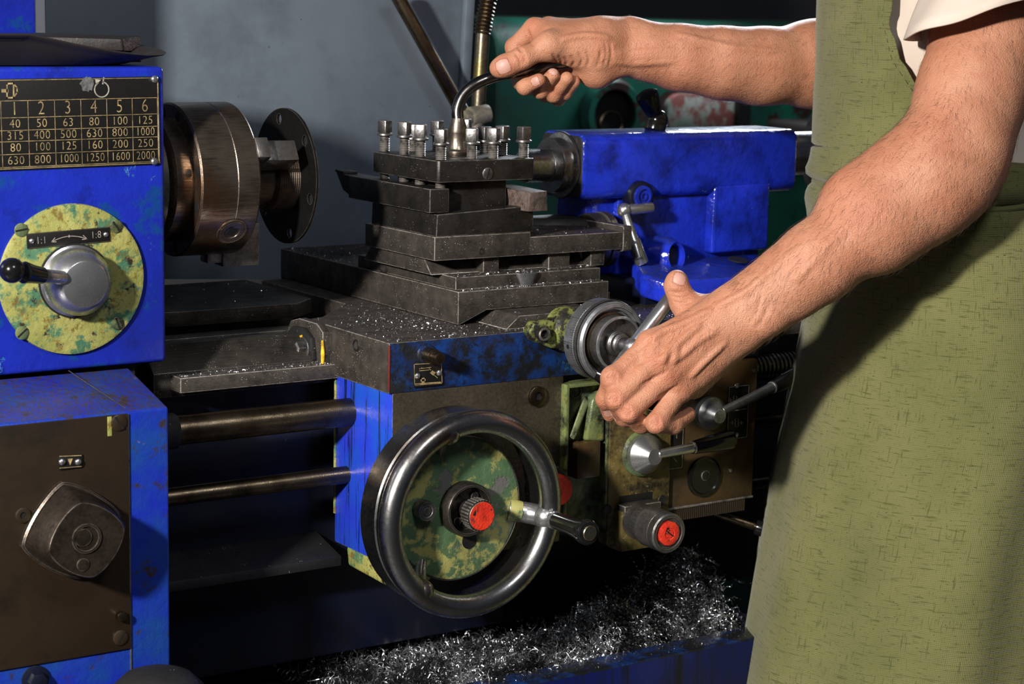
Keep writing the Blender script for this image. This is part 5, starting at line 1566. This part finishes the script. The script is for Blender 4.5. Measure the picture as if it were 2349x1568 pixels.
for pts_ in ([(1537, 668), (1552, 672), (1572, 668)], [(1538, 678), (1556, 683), (1578, 680)], [(1545, 690), (1562, 696), (1585, 692)]):
    crease(pts_, 1.94, .0007)
crease([(1762, 690), (1756, 720), (1736, 752)], 1.905, .0010)
crease([(1748, 672), (1742, 700), (1722, 738)], 1.905, .0008)

# ---- right arm, reaching over the tool post
RSh, REl = q(2050, -140, 2.33), q(1990, 150, 2.25)
chain([RSh, REl], [.058, .046], .02)
R1, R2, R3, R4, R5 = q(1869, 147, 2.22), q(1743, 152, 2.185), q(1655, 144, 2.165), q(1560, 132, 2.15), q(1480, 117, 2.14)
chain([REl, R1, R2, R3, R4, R5], [.046, .0452, .0385, .0352, .0318, .0285], .02)
RW = q(1412, 108, 2.135)
cap(R5, RW, .0275, .0262, .015)
cap(q(1440, 72, 2.14), q(1405, 76, 2.14), .0125, .0130, .02)          # back of the wrist
cap(q(1415, 150, 2.125), q(1375, 168, 2.125), .0120, .0145, .015)     # heel of the hand
for y0, y1, y2 in ((116, 121, 124), (128, 132, 133), (140, 144, 142)):
    vein([(1545, y0), (1500, y0 + 2), (1455, y1), (1412, y2)], [2.11], .0019)
for pts_ in ([(1388, 96), (1392, 120), (1386, 150)], [(1398, 92), (1403, 118), (1398, 150)], [(1380, 112), (1378, 130), (1370, 152)]):
    crease(pts_, 2.105, .0011)
rMi, rMm, rMr, rMp = q(1226, 66, 2.128), q(1258, 64, 2.148), q(1292, 68, 2.160), q(1320, 78, 2.168)
for b, r1 in ((rMi, .0112), (rMm, .0115), (rMr, .0110), (rMp, .0102)):
    cap(RW + (b - RW) * .05, b, .0190, r1, .014)
cap(q(1370, 86, 2.12), q(1262, 92, 2.115), .0190, .0145, .02)
cap(q(1365, 118, 2.112), q(1285, 108, 2.105), .0215, .0165, .02)      # ball of the thumb
cap(q(1360, 160, 2.130), q(1318, 150, 2.142), .0160, .0140, .015)     # little finger side of the palm
rI = [rMi, q(1180, 108, 2.140), q(1193, 186, 2.132), q(1204, 199, 2.104), q(1236, 184, 2.090)]
finger(rI, [.0115, .0096, .0088, .0083, .0072])
rM = [rMm, q(1200, 140, 2.162), q(1218, 196, 2.148), q(1240, 207, 2.118), q(1268, 172, 2.100)]
finger(rM, [.0112, .0097, .0092, .0086, .0072])
rR = [rMr, q(1232, 160, 2.172), q(1252, 214, 2.152), q(1270, 216, 2.124), q(1300, 180, 2.106)]
finger(rR, [.0108, .0096, .0090, .0084, .0072])
rP = [rMp, q(1270, 190, 2.176), q(1280, 224, 2.150), q(1296, 212, 2.130), q(1316, 188, 2.116)]
finger(rP, [.0102, .0088, .0082, .0076, .0068])
rT = [q(1345, 104, 2.110), q(1262, 106, 2.092), q(1196, 134, 2.083), q(1158, 151, 2.082), q(1143, 157, 2.083)]
chain(rT, [.0200, .0122, .0098, .0100, .0088], .010)
cap(q(1256, 102, 2.088), q(1256, 104, 2.088), .0112, .0112, .010)
flush += [(q(1160, 152, 2.072), .014), (q(1230, 190, 2.085), .012), (q(1222, 60, 2.12), .012), (q(1262, 200, 2.11), .014), (q(1192, 136, 2.074), .010)]
for pts_ in ([(1182, 122), (1191, 132), (1195, 150)], [(1188, 121), (1198, 131), (1202, 148)], [(1195, 120), (1205, 130), (1207, 142)]):
    crease(pts_, 2.075, .0008)
crease([(1211, 72), (1216, 88), (1224, 104)], 2.11, .0012)
crease([(1188, 104), (1193, 112), (1199, 118)], 2.12, .0012)
for pts_ in ([(1268, 124), (1276, 140), (1272, 152)], [(1282, 128), (1288, 142), (1284, 152)], [(1296, 132), (1300, 144), (1297, 152)], [(1310, 128), (1318, 142), (1313, 152)], [(1328, 122), (1336, 138), (1332, 152)], [(1345, 116), (1352, 134), (1348, 152)]):
    crease(pts_, 2.085, .0009)
vein([(1290, 92), (1320, 84), (1360, 82), (1400, 88)], [2.10], .0014)
vein([(1560, 80), (1620, 96), (1690, 110), (1780, 118)], [2.13], .0016)

# ---- trunk, legs and head, hidden behind the cloth or above the picture
TC = np.array([.640, -.120])                    # trunk axis
def tr_(x, y, z): return np.array([TC[0] + x, TC[1] + y, z])
for s in (-1, 1):
    cap(tr_(.01, s * .060, .34), tr_(.0, s * .055, -.06), .068, .064, .06)
    cap(tr_(.0, s * .065, -.10), tr_(.0, s * .085, -.50), .070, .054, .04)
    cap(tr_(.0, s * .085, -.50), tr_(.01, s * .09, -.90), .052, .036, .02)
    cap(tr_(.01, s * .09, -.94), tr_(-.14, s * .10, -.955), .034, .024, .02)
cap(tr_(.03, -.05, .42), LSh, .062, .060, .05)
cap(tr_(.03, .05, .42), RSh, .062, .060, .05)
cap(tr_(.0, 0, .42), tr_(-.02, 0, .54), .058, .052, .03)
cap(tr_(-.03, 0, .66), tr_(-.045, 0, .60), .082, .066, .02)
cap(tr_(-.115, 0, .625), tr_(-.122, 0, .605), .010, .013, .012)
for s in (-1, 1):
    cap(tr_(-.025, s * .078, .64), tr_(-.02, s * .082, .60), .014, .010, .01)

def axis_grid(lo, hi, fine, med, f=.0013, m=.0036, c=.010):
    out = [lo]
    while out[-1] < hi:
        x = out[-1]
        st = c
        for a, b in med:
            if a - .02 < x < b: st = min(st, m)
        for a, b in fine:
            if a - .006 < x < b: st = min(st, f)
        # never step over the start of a finer span
        for a, b in fine + med:
            if x < a - .006 < x + st: st = max(a - .006 - x, f)
        out.append(x + st)
    return np.array(out, np.float32)

NAILS = []
nails_px = [(1557, 645, 1.94, 1561, 632, .0058, .0046), (1161, 149, 2.075, 1146, 155, .0068, .0056), (1221, 189, 2.085, 1233, 184, .0044, .0036), (1266, 166, 2.095, 1272, 160, .0036, .0034), (1392, 942, 1.92, 1397, 952, .0046, .0030)]
def build_body():
    allp = np.array([p for pr in prims for p in pr[:2]])
    hl_ = np.array([*Ii, *Im, *Ir, *Ip, *T, Wi, Wp, F4])
    hr_ = np.array([*rI, *rM, *rR, *rP, *rT, RW])
    gs = []
    for a in range(3):
        fine = [(hl_[:, a].min() - .018, hl_[:, a].max() + .02), (hr_[:, a].min() - .018, hr_[:, a].max() + .02)]
        arm = np.array([F1, F2, F3, R1, R3, LEl, LMid, LUp])
        med = [(arm[:, a].min() - .05, arm[:, a].max() + .05)]
        gs.append(axis_grid(allp[:, a].min() - .14, allp[:, a].max() + .14, fine, med))
    xs, ys, zs = gs
    D = np.full((len(xs), len(ys), len(zs)), .06, np.float32)
    def region(a, b, r):
        lo, hi = np.minimum(a, b) - r, np.maximum(a, b) + r
        return tuple(slice(max(0, np.searchsorted(g, lo[i]) - 1), np.searchsorted(g, hi[i]) + 1) for i, g in enumerate(gs))
    def dist(sl, a, b, ra, rb):
        X, Y, Z = xs[sl[0]][:, None, None], ys[sl[1]][None, :, None], zs[sl[2]][None, None, :]
        ab = b - a
        L2 = float(ab @ ab) + 1e-12
        t = ((X - a[0]) * ab[0] + (Y - a[1]) * ab[1] + (Z - a[2]) * ab[2]) / L2
        t = np.clip(t, 0, 1)
        return np.sqrt((X - a[0] - t * ab[0]) ** 2 + (Y - a[1] - t * ab[1]) ** 2 + (Z - a[2] - t * ab[2]) ** 2) - (ra + t * (rb - ra))
    for a, b, ra, rb, k in prims:
        sl = region(a, b, max(ra, rb) + k + .012)
        d = dist(sl, a, b, ra, rb).astype(np.float32)
        o = D[sl]
        h = np.maximum(k - np.abs(o - d), 0) / k
        D[sl] = np.minimum(o, d) - h * h * k * .25
    for a, b, ra, rb, k in cuts:
        sl = region(a, b, max(ra, rb) + k + .004)
        d = -dist(sl, a, b, ra, rb).astype(np.float32)
        o = D[sl]
        h = np.maximum(k - np.abs(o - d), 0) / k
        D[sl] = np.maximum(o, d) + h * h * k * .25
    def sample(p):
        ix = [int(np.clip(np.searchsorted(g, p[i]) - 1, 0, len(g) - 2)) for i, g in enumerate(gs)]
        fr = [(p[i] - g[ix[i]]) / (g[ix[i] + 1] - g[ix[i]]) for i, g in enumerate(gs)]
        c = D[ix[0]:ix[0] + 2, ix[1]:ix[1] + 2, ix[2]:ix[2] + 2].astype(float)
        c = c[0] * (1 - fr[0]) + c[1] * fr[0]
        c = c[0] * (1 - fr[1]) + c[1] * fr[1]
        return c[0] * (1 - fr[2]) + c[1] * fr[2]
    def surf(px, py, d0):
        r = ray(px, py)
        prev, pd = None, 0
        for d in np.arange(d0 - .07, d0 + .07, .0012):
            v = sample(CAM + r * d)
            if v < 0 and prev is not None and prev >= 0:
                return pd + (d - pd) * prev / (prev - v)
            prev, pd = v, d
        return None
    todo = []
    for pxs, d0, r, sink, k, sgn in feats:
        pts = []
        for x, y in spline([np.array(p_, float) for p_ in pxs], 5):
            d = surf(x, y, d0)
            if d is not None: pts.append(CAM + ray(x, y) * (d + r * sink))
        n_ = len(pts)
        for i_ in range(n_ - 1):
            if np.linalg.norm(pts[i_ + 1] - pts[i_]) < .02:
                tp_ = lambda t: r * (.45 + .55 * math.sin(math.pi * min(max(t, .04), .96)) ** .5)
                todo.append((pts[i_], pts[i_ + 1], tp_(i_ / (n_ - 1)), tp_((i_ + 1) / (n_ - 1)), k, sgn))
    NAILS.clear()
    for px, py, d0, qx, qy, ra, rb in nails_px:
        da, db = surf(px, py, d0), surf(qx, qy, d0)
        if da is not None and db is not None:
            NAILS.append((CAM + ray(px, py) * da, CAM + ray(qx, qy) * db, ra, rb))
    for a, b, ra, rb, k, sgn in todo:
        sl = region(a, b, max(ra, rb) + k + .003)
        d = dist(sl, a, b, ra, rb).astype(np.float32) * sgn
        o = D[sl]
        h = np.maximum(k - np.abs(o - d), 0) / k
        D[sl] = (np.minimum(o, d) - h * h * k * .25) if sgn > 0 else (np.maximum(o, d) + h * h * k * .25)
    S = D < 0
    nx, ny, nz = S.shape
    cnt = np.zeros((nx - 1, ny - 1, nz - 1), np.int8)
    for i in (0, 1):
        for j in (0, 1):
            for k in (0, 1):
                cnt += S[i:nx - 1 + i, j:ny - 1 + j, k:nz - 1 + k]
    act = np.argwhere((cnt > 0) & (cnt < 8))
    idx = np.full(cnt.shape, -1, np.int32)
    idx[tuple(act.T)] = np.arange(len(act))
    acc = np.zeros((len(act), 3)); num = np.zeros(len(act))
    I, J, K = act.T
    corners = [(i, j, k) for i in (0, 1) for j in (0, 1) for k in (0, 1)]
    for c0 in corners:
        for ax_ in range(3):
            if c0[ax_] == 1: continue
            c1 = list(c0); c1[ax_] = 1
            A = (I + c0[0], J + c0[1], K + c0[2]); B = (I + c1[0], J + c1[1], K + c1[2])
            da, db = D[A], D[B]
            m = (da < 0) != (db < 0)
            t = np.where(m, da / np.where(m, da - db, 1), 0)
            pa = np.stack([xs[A[0]], ys[A[1]], zs[A[2]]], 1); pb = np.stack([xs[B[0]], ys[B[1]], zs[B[2]]], 1)
            acc += np.where(m[:, None], pa + (pb - pa) * t[:, None], 0); num += m
    vv = acc / num[:, None]
    faces = []
    for ax_ in range(3):
        o1, o2 = [(1, 2), (2, 0), (0, 1)][ax_]
        sl0 = [slice(None)] * 3; sl1 = [slice(None)] * 3
        sl0[ax_] = slice(0, -1); sl1[ax_] = slice(1, None)
        ch = np.argwhere(S[tuple(sl0)] != S[tuple(sl1)])
        ok = (ch[:, o1] > 0) & (ch[:, o2] > 0) & (ch[:, o1] < S.shape[o1] - 1) & (ch[:, o2] < S.shape[o2] - 1)
        ch = ch[ok]
        inside = S[tuple(ch.T)]
        def at(d1, d2):
            c = ch.copy(); c[:, o1] -= d1; c[:, o2] -= d2
            return idx[tuple(c.T)]
        qd = np.stack([at(1, 1), at(0, 1), at(0, 0), at(1, 0)], 1)
        qd[~inside] = qd[~inside][:, ::-1]
        faces.append(qd)
    ff = np.concatenate(faces)
    ff = ff[(ff >= 0).all(1)]
    # two light smoothing passes
    e = np.concatenate([ff[:, [0, 1]], ff[:, [1, 2]], ff[:, [2, 3]], ff[:, [3, 0]]])
    e = np.concatenate([e, e[:, ::-1]])
    deg = np.bincount(e[:, 0], minlength=len(vv))[:, None]
    for lam in (.5, -.52, .5, -.52, .4):
        nb_ = np.zeros_like(vv)
        for a in range(3):
            nb_[:, a] = np.bincount(e[:, 0], weights=vv[e[:, 1], a], minlength=len(vv))
        vv = vv + lam * (nb_ / np.maximum(deg, 1) - vv)
    return vv, ff

bv, bf = build_body()
BASE = np.array([TC[0], TC[1], -.98])
pe = thing('person', 'worker in olive apron, one hand on the bent lever, the other on the crank', 'person', BASE)
me = bpy.data.meshes.new('body')
# finger nails: flatten and raise the plate, colour it
nail_w = np.zeros(len(bv))
cut_w = np.zeros(len(bv))
for c0, c1, ra, rb in NAILS:
    c = (c0 + c1) / 2
    u = c1 - c0; u /= np.linalg.norm(u)
    w = np.cross(u, VIEW); w /= np.linalg.norm(w)
    nn = np.cross(w, u)
    r = bv - c
    dd = np.maximum(np.abs(r @ u) / ra, np.abs(r @ w) / (rb * 1.25)) * .55 + np.sqrt((r @ u / ra) ** 2 + (r @ w / (rb * 1.25)) ** 2) * .45
    dd = np.where(np.linalg.norm(r, axis=1) < .014, dd, 9)
    wgt = np.clip((1.05 - dd) / .12, 0, 1)
    rim = np.clip(1 - np.abs(dd - 1.12) / .18, 0, 1)
    nail_w = np.maximum(nail_w, wgt)
    cut_w = np.maximum(cut_w, rim)
    nv = VIEW / np.linalg.norm(VIEW)
    bv = bv - nv[None] * (wgt * .0003 - rim * .0004)[:, None]
me.from_pydata((bv - BASE).tolist(), [], bf.tolist())
me.polygons.foreach_set('use_smooth', [True] * len(me.polygons))
fl = np.zeros(len(bv))
for c, r in flush:
    fl = np.maximum(fl, np.clip(1 - np.linalg.norm(bv - c, axis=1) / r, 0, 1))
for nm, arr in (('nail', nail_w), ('flush', fl), ('nail_crease_shade', cut_w)):
    at_ = me.attributes.new(nm, 'FLOAT', 'POINT')
    at_.data.foreach_set('value', arr.astype(np.float32))
me.materials.append(SKIN)
bo = bpy.data.objects.new('body', me)
link(bo, pe, BASE)

# ---------------------------------------------------------------- arm hair
def arm_hair():
    from mathutils.bvhtree import BVHTree
    nrm = np.zeros((len(me.vertices), 3), np.float32).ravel()
    me.vertices.foreach_get('normal', nrm)
    nrm = nrm.reshape(-1, 3)
    cu = bpy.data.curves.new('arm_hair', 'CURVE')
    cu.dimensions = '3D'
    cu.bevel_depth = .00009
    cu.bevel_resolution = 0
    segs = [(LEl, F2, F4, 1250, .055), (LUp, LMid, LEl, 260, .06), (F4, Mm, Mr, 150, .028), (R1, R3, RW, 380, .05)]
    for a, m_, b, count, rad in segs:
        dirv = (b - a); L = np.linalg.norm(dirv); dirv = dirv / L
        t = (bv - a) @ dirv / L
        dd = np.linalg.norm((bv - a) - np.outer((bv - a) @ dirv, dirv), axis=1)
        face = -(nrm @ VIEW)
        ok = np.where((t > -.05) & (t < 1.02) & (dd < rad + .01) & (face > -.35))[0]
        if len(ok) == 0: continue
        # even out the density of the uneven grid by area cells
        cell = {}
        for i in rng.permutation(ok):
            key = tuple((bv[i] / .0032).astype(int))
            cell.setdefault(key, i)
        cand = np.array(list(cell.values()))
        pick = rng.choice(cand, min(count, len(cand)), replace=False)
        for i in pick:
            n_ = nrm[i].astype(float)
            down = np.array([0, 0, -1.0])
            g = dirv * rng.uniform(.5, 1.2) + down * rng.uniform(.2, 1.0) + rng.normal(size=3) * .3
            g -= n_ * (g @ n_)
            g /= np.linalg.norm(g)
            Lh = rng.uniform(.005, .0125)
            p = bv[i]
            s = cu.splines.new('POLY')
            s.points.add(3)
            for k in range(4):
                tt = k / 3
                x = p + g * Lh * tt + n_ * (.0022 * math.sin(tt * 2.2)) * (Lh / .01) - down * -.0012 * tt * tt
                s.points[k].co = (*(x - BASE), 1)
                s.points[k].radius = 1 - .75 * tt
    o = bpy.data.objects.new('arm_hair', cu)
    cu.materials.append(plain('dark_hair', (.05, .022, .012), .5))
    link(o, pe, BASE)
    o['kind'] = 'stuff'
arm_hair()

# ---------------------------------------------------------------- clothing
def linen():
    n = N('olive_linen')
    tc = n.node('ShaderNodeUVMap').outputs[0]
    def mp(sx, sy, rot=0):
        m = n.node('ShaderNodeMapping')
        m.inputs['Scale'].default_value = (sx, sy, 1)
        m.inputs['Rotation'].default_value = (0, 0, rot)
        n.t.links.new(tc, m.inputs['Vector'])
        return m.outputs[0]
    def wave(v, sc, dist=1.2):
        w = n.node('ShaderNodeTexWave')
        w.wave_type = 'BANDS'; w.bands_direction = 'X'
        w.inputs['Scale'].default_value = sc
        w.inputs['Distortion'].default_value = dist
        w.inputs['Detail'].default_value = 2
        w.inputs['Detail Scale'].default_value = 1.5
        n.t.links.new(v, w.inputs['Vector'])
        return w.outputs['Fac']
    # uv is in metres along the cloth
    wa = wave(mp(1, 1), 170)
    wb = wave(mp(1, 1, R(90)), 170)
    slub_h = n.noise(1, 4, .6, mp(45, 420))
    slub_v = n.noise(1, 4, .6, mp(420, 45))
    c = n.mix(n.ramp(n.noise(1, 4, .6, mp(9, 9)), .35, .65), (.118, .120, .044), (.168, .158, .064))
    c = n.mix(n.ramp(n.noise(1, 5, .6, mp(3, 2.2)), .52, .70, 0, .5), c, (.195, .165, .075))
    c = n.mix(n.ramp(slub_h, .565, .65, 0, .8), c, (.055, .062, .018))
    c = n.mix(n.ramp(slub_v, .585, .67, 0, .75), c, (.055, .062, .018))
    c = n.mix(n.ramp(n.noise(1, 3, .6, mp(260, 520)), .63, .69, 0, .9), c, (.02, .022, .010))
    weave = n.math('MULTIPLY', wa, wb)
    c = n.mix(n.ramp(weave, .0, .30, .45, 0), c, (.09, .10, .03))
    h = n.math('ADD', n.math('ADD', n.math('MULTIPLY', wa, .5), n.math('MULTIPLY', wb, .5)), n.math('MULTIPLY', n.math('ADD', slub_h, slub_v), .5))
    n.set(Base_Color=c, Roughness=.85, Normal=n.bump(h, .5, .0011))
    n.b.inputs['Specular IOR Level'].default_value = .15
    n.b.inputs['Sheen Weight'].default_value = .15
    return n.m
LINEN = linen()
COTTON = None
def cotton():
    n = N('cream_cotton')
    c = n.mix(n.ramp(n.noise(9, 4), .35, .65), (.48, .39, .325), (.56, .475, .405))
    h = n.math('ADD', n.noise(14, 4, .6), n.math('MULTIPLY', n.noise(900, 2, .6), .15))
    n.set(Base_Color=c, Roughness=.9, Normal=n.bump(h, .35, .004))
    n.b.inputs['Specular IOR Level'].default_value = .1
    return n.m
COTTON = cotton()

def interp(tab, x):
    xs_, ys_ = zip(*tab)
    return float(np.interp(x, xs_, ys_))
# front profile of the cloth: semi axes by height and the picture's left outline
def px_row_z(py, X=.56, Y=-.16):
    lo, hi = -1.2, 1.2
    for _ in range(40):
        m_ = (lo + hi) / 2
        if PX((X, Y, m_))[1] > py: lo = m_
        else: hi = m_
    return (lo + hi) / 2
OUT = [(-300, 1890), (-120, 1876), (0, 1873), (100, 1870), (245, 1866), (330, 1858), (400, 1851), (428, 1853), (445, 1857), (462, 1852), (560, 1849), (740, 1838), (850, 1816), (1000, 1784), (1100, 1760), (1300, 1724), (1568, 1682), (1900, 1645), (2300, 1620)]
AX_ = [(-.70, .160), (-.35, .155), (-.05, .140), (.10, .118), (.14, .113), (.30, .120), (.50, .116)]
BY_ = [(-.70, .190), (-.35, .188), (-.05, .176), (.10, .156), (.14, .152), (.30, .160), (.50, .160)]
ZT, ZB = px_row_z(-110), -.62
zs_ = np.linspace(ZT, ZB, 150)
rows = []
for z in zs_:
    a, b = interp(AX_, z), interp(BY_, z)
    cy_ = TC[1] + interp([(-.7, -.02), (0, -.010), (.3, .01)], z)
    # centre along X so that the outline falls where the photo has it
    lo, hi = .3, 1.0
    ang = np.linspace(-math.pi, math.pi, 181)
    def left(cx_):
        pts = np.stack([cx_ - a * np.cos(ang), cy_ + b * np.sin(ang), np.full_like(ang, z)], 1)
        v_ = pts - CAM
        zz = v_ @ FW
        px_ = W_PX / 2 + FPX * (v_ @ RT) / zz
        i = px_.argmin()
        return px_[i], H_PX / 2 + FPX * (v_[i] @ DN) / zz[i]
    for _ in range(30):
        m_ = (lo + hi) / 2
        lx, ly = left(m_)
        if lx < interp(OUT, ly): lo = m_
        else: hi = m_
    rows.append((z, (lo + hi) / 2, cy_, a, b))
rows = np.array(rows)
ker = np.ones(5) / 5
rows[2:-2, 1] = np.convolve(rows[:, 1], ker, 'valid')
def cloth_pt(row, th, off=0.0):
    z, cx_, cy_, a, b = row
    return np.array([cx_ - (a + off) * math.cos(th), cy_ + (b + off) * math.sin(th), z])
EDGE = [(-300, 2042), (0, 2046), (60, 2041), (130, 2061), (215, 2114), (270, 2170), (320, 2240), (345, 2300)]
def edge_theta(row):
    if row[0] < px_row_z(352): return -2.75
    best, bt = 1e9, -1.2
    for th in np.linspace(-.15, -2.6, 160):
        p = PX(cloth_pt(row, th))
        e = abs(p[0] - interp(EDGE, p[1]))
        if e < best: best, bt = e, th
    return bt
NU = 150
ap_mb = bmesh.new()
uvl = ap_mb.loops.layers.uv.new('UVMap')
grid = []
for ri, row in enumerate(rows):
    t0 = edge_theta(row)
    t1 = 1.15 if row[0] > .18 else 2.75
    line = []
    for k in range(NU):
        th = t0 + (t1 - t0) * k / (NU - 1)
        z = row[0]
        off = 0.0
        # soft folds hanging from the waist and small creases
        dn = max(0.0, min(1.0, (.12 - z) / .35))
        off += dn * (.0045 * math.sin(th * 5.5 + 1.2 + z * 2.0) + .0025 * math.sin(th * 11 + 2 + z * 5))
        off += .0016 * math.sin(z * 62 + th * 7) * math.exp(-((z - .14) / .09) ** 2)
        tie = math.exp(-((z - .136 - .006 * math.sin(th * 2.3)) / .0052) ** 2)
        off += -.009 * tie + .0035 * math.exp(-((z - .150) / .008) ** 2) + .0025 * math.exp(-((z - .120) / .010) ** 2)
        off += .0018 * math.sin(z * 38 - th * 4.2 + 1.0) * math.exp(-((th + .7) / .6) ** 2)
        line.append((ap_mb.verts.new(cloth_pt(row, th, off)), th * (row[3] + row[4]) / 2, z))
    grid.append(line)
for i in range(len(grid) - 1):
    for k in range(NU - 1):
        qd = [grid[i][k], grid[i + 1][k], grid[i + 1][k + 1], grid[i][k + 1]]
        f = ap_mb.faces.new([x[0] for x in qd])
        for lp, x in zip(f.loops, qd):
            lp[uvl].uv = (x[1], x[2])
bmesh.ops.recalc_face_normals(ap_mb, faces=list(ap_mb.faces))
apo = bpy.data.objects.new('apron', finish(ap_mb, 'apron', LINEN, BASE, smooth=80))
link(apo, pe, BASE)
apo['label'] = 'olive green linen apron'
sm = apo.modifiers.new('thickness', 'SOLIDIFY'); sm.thickness = .0018; sm.offset = -1
# stitched hem along the bib edge
hem = [cloth_pt(r, edge_theta(r) + .055, .0006) for r in rows if r[0] > px_row_z(300) and r[0] < ZT - .001]
hb2 = MB()
hem = spline(hem[::3], 10)
for i in range(0, len(hem) - 3, 4):
    hb2.tube([hem[i], hem[i + 1], hem[i + 2]], .00042, 6)
part('stitching', hb2, plain('dark_green_thread', (.05, .06, .02), .8), apo)
tie_mb = MB()
tz = [r for r in rows if abs(r[0] - .137) < .0035][0]
tie_pts = [cloth_pt(tz, th, -.006) + np.array([0, 0, .006 * math.sin(th * 2.3)]) for th in np.linspace(-2.7, 2.7, 80)]
tie_mb.tube(tie_pts, .003, 8)
part('waist_tie', tie_mb, LINEN, apo)

# shirt: trunk and two sleeves
def ring_loft(name, rings, mat, close=True, label=None, thick=.0015):
    bm = bmesh.new()
    vs = [[bm.verts.new(p) for p in r] for r in rings]
    n_ = len(vs[0])
    for A, B in zip(vs[:-1], vs[1:]):
        for k in range(n_ if close else n_ - 1):
            bm.faces.new([A[k], A[(k + 1) % n_], B[(k + 1) % n_], B[k]])
    bmesh.ops.recalc_face_normals(bm, faces=list(bm.faces))
    o = bpy.data.objects.new(name, finish(bm, name, mat, BASE, smooth=80))
    link(o, pe, BASE)
    if label: o['label'] = label
    s = o.modifiers.new('thickness', 'SOLIDIFY'); s.thickness = thick; s.offset = -1
    return o
rings = []
for z in np.linspace(.02, .47, 60):
    row = [rows[np.abs(rows[:, 0] - min(z, ZT)).argmin()]][0]
    sh = max(0, (z - .34) / .13)
    off = -.016 - .05 * sh ** 2
    rr = []
    for k in range(96):
        th = 2 * math.pi * k / 96
        w_ = .0022 * math.sin(z * 55 + th * 5) + .0016 * math.sin(z * 30 - th * 9)
        p = np.array([row[1] - (row[3] + off + w_) * math.cos(th), row[2] + (row[4] + off + w_ + .02 * sh) * math.sin(th), z])
        rr.append(p)
    rings.append(rr)
ring_loft('tee_shirt', rings, COTTON, label='cream cotton short sleeved shirt')
def sleeve(pts, rad, hem_tilt, name='sleeve'):
    rings = []
    for i, (c, r) in enumerate(zip(pts, rad)):
        t = pts[min(i + 1, len(pts) - 1)] - pts[max(0, i - 1)]
        t = t / np.linalg.norm(t)
        u = np.cross(t, FW); u /= np.linalg.norm(u)
        w = np.cross(t, u)
        f_ = i / (len(pts) - 1)
        rr = []
        for k in range(72):
            a = 2 * math.pi * k / 72
            wob = 1 + .03 * math.sin(3 * a + 4 * f_) + .02 * math.sin(7 * a - 5 * f_)
            e = u * math.cos(a) + w * math.sin(a)
            rr.append(c + e * r * wob + t * (e @ hem_tilt) * f_ * r)
        rings.append(rr)
    o = ring_loft(name, rings, COTTON, thick=.0022)
    return o
hem_c = q(2312, 34, 1.985)
tilt = (-RT * .55 - DN * 0) * .9
sl_pts = [LSh + (hem_c - LSh) * t for t in np.linspace(-.25, 1, 14)]
sleeve(sl_pts, list(np.linspace(.092, .081, 14)), -RT * 1.15 - FW * .72)
rel = q(2030, 0, 2.29)
sleeve([RSh + (rel - RSh) * t for t in np.linspace(-.25, 1, 10)], list(np.linspace(.084, .060, 10)), RT * 0)
rings = []
for s in (-1, 1):
    rings = []
    for z in np.linspace(.0, -.93, 30):
        rr = []
        c = tr_(.0, s * interp([(-.93, .09), (-.5, .085), (0, .06)], z), z)
        rad = interp([(-.93, .056), (-.5, .066), (-.1, .080), (0, .082)], z)
        for k in range(40):
            a = 2 * math.pi * k / 40
            rr.append(c + np.array([math.cos(a), math.sin(a), 0]) * (rad + .003 * math.sin(z * 30 + a * 3)))
        rings.append(rr)
    ring_loft('trouser_leg', rings, plain('dark_trouser_cloth', (.02, .02, .025), .9))
for s in (-1, 1):
    mb = MB()
    pts = [tr_(.06, s * .09, -.945), tr_(.0, s * .092, -.940), tr_(-.08, s * .097, -.95), tr_(-.15, s * .102, -.958)]
    mb.tube(spline(pts, 6), [.036 + .006 * math.sin(math.pi * i / 18) for i in range(19)], 20)
    part('shoe', mb, GRIP, pe)
hm_ = MB().ball(Vector(tr_(-.025, 0, .665)), .092, 32, (0, 0, 1), 1.05)
part('hair', hm_, plain('brown_hair', (.04, .022, .014), .6), pe)
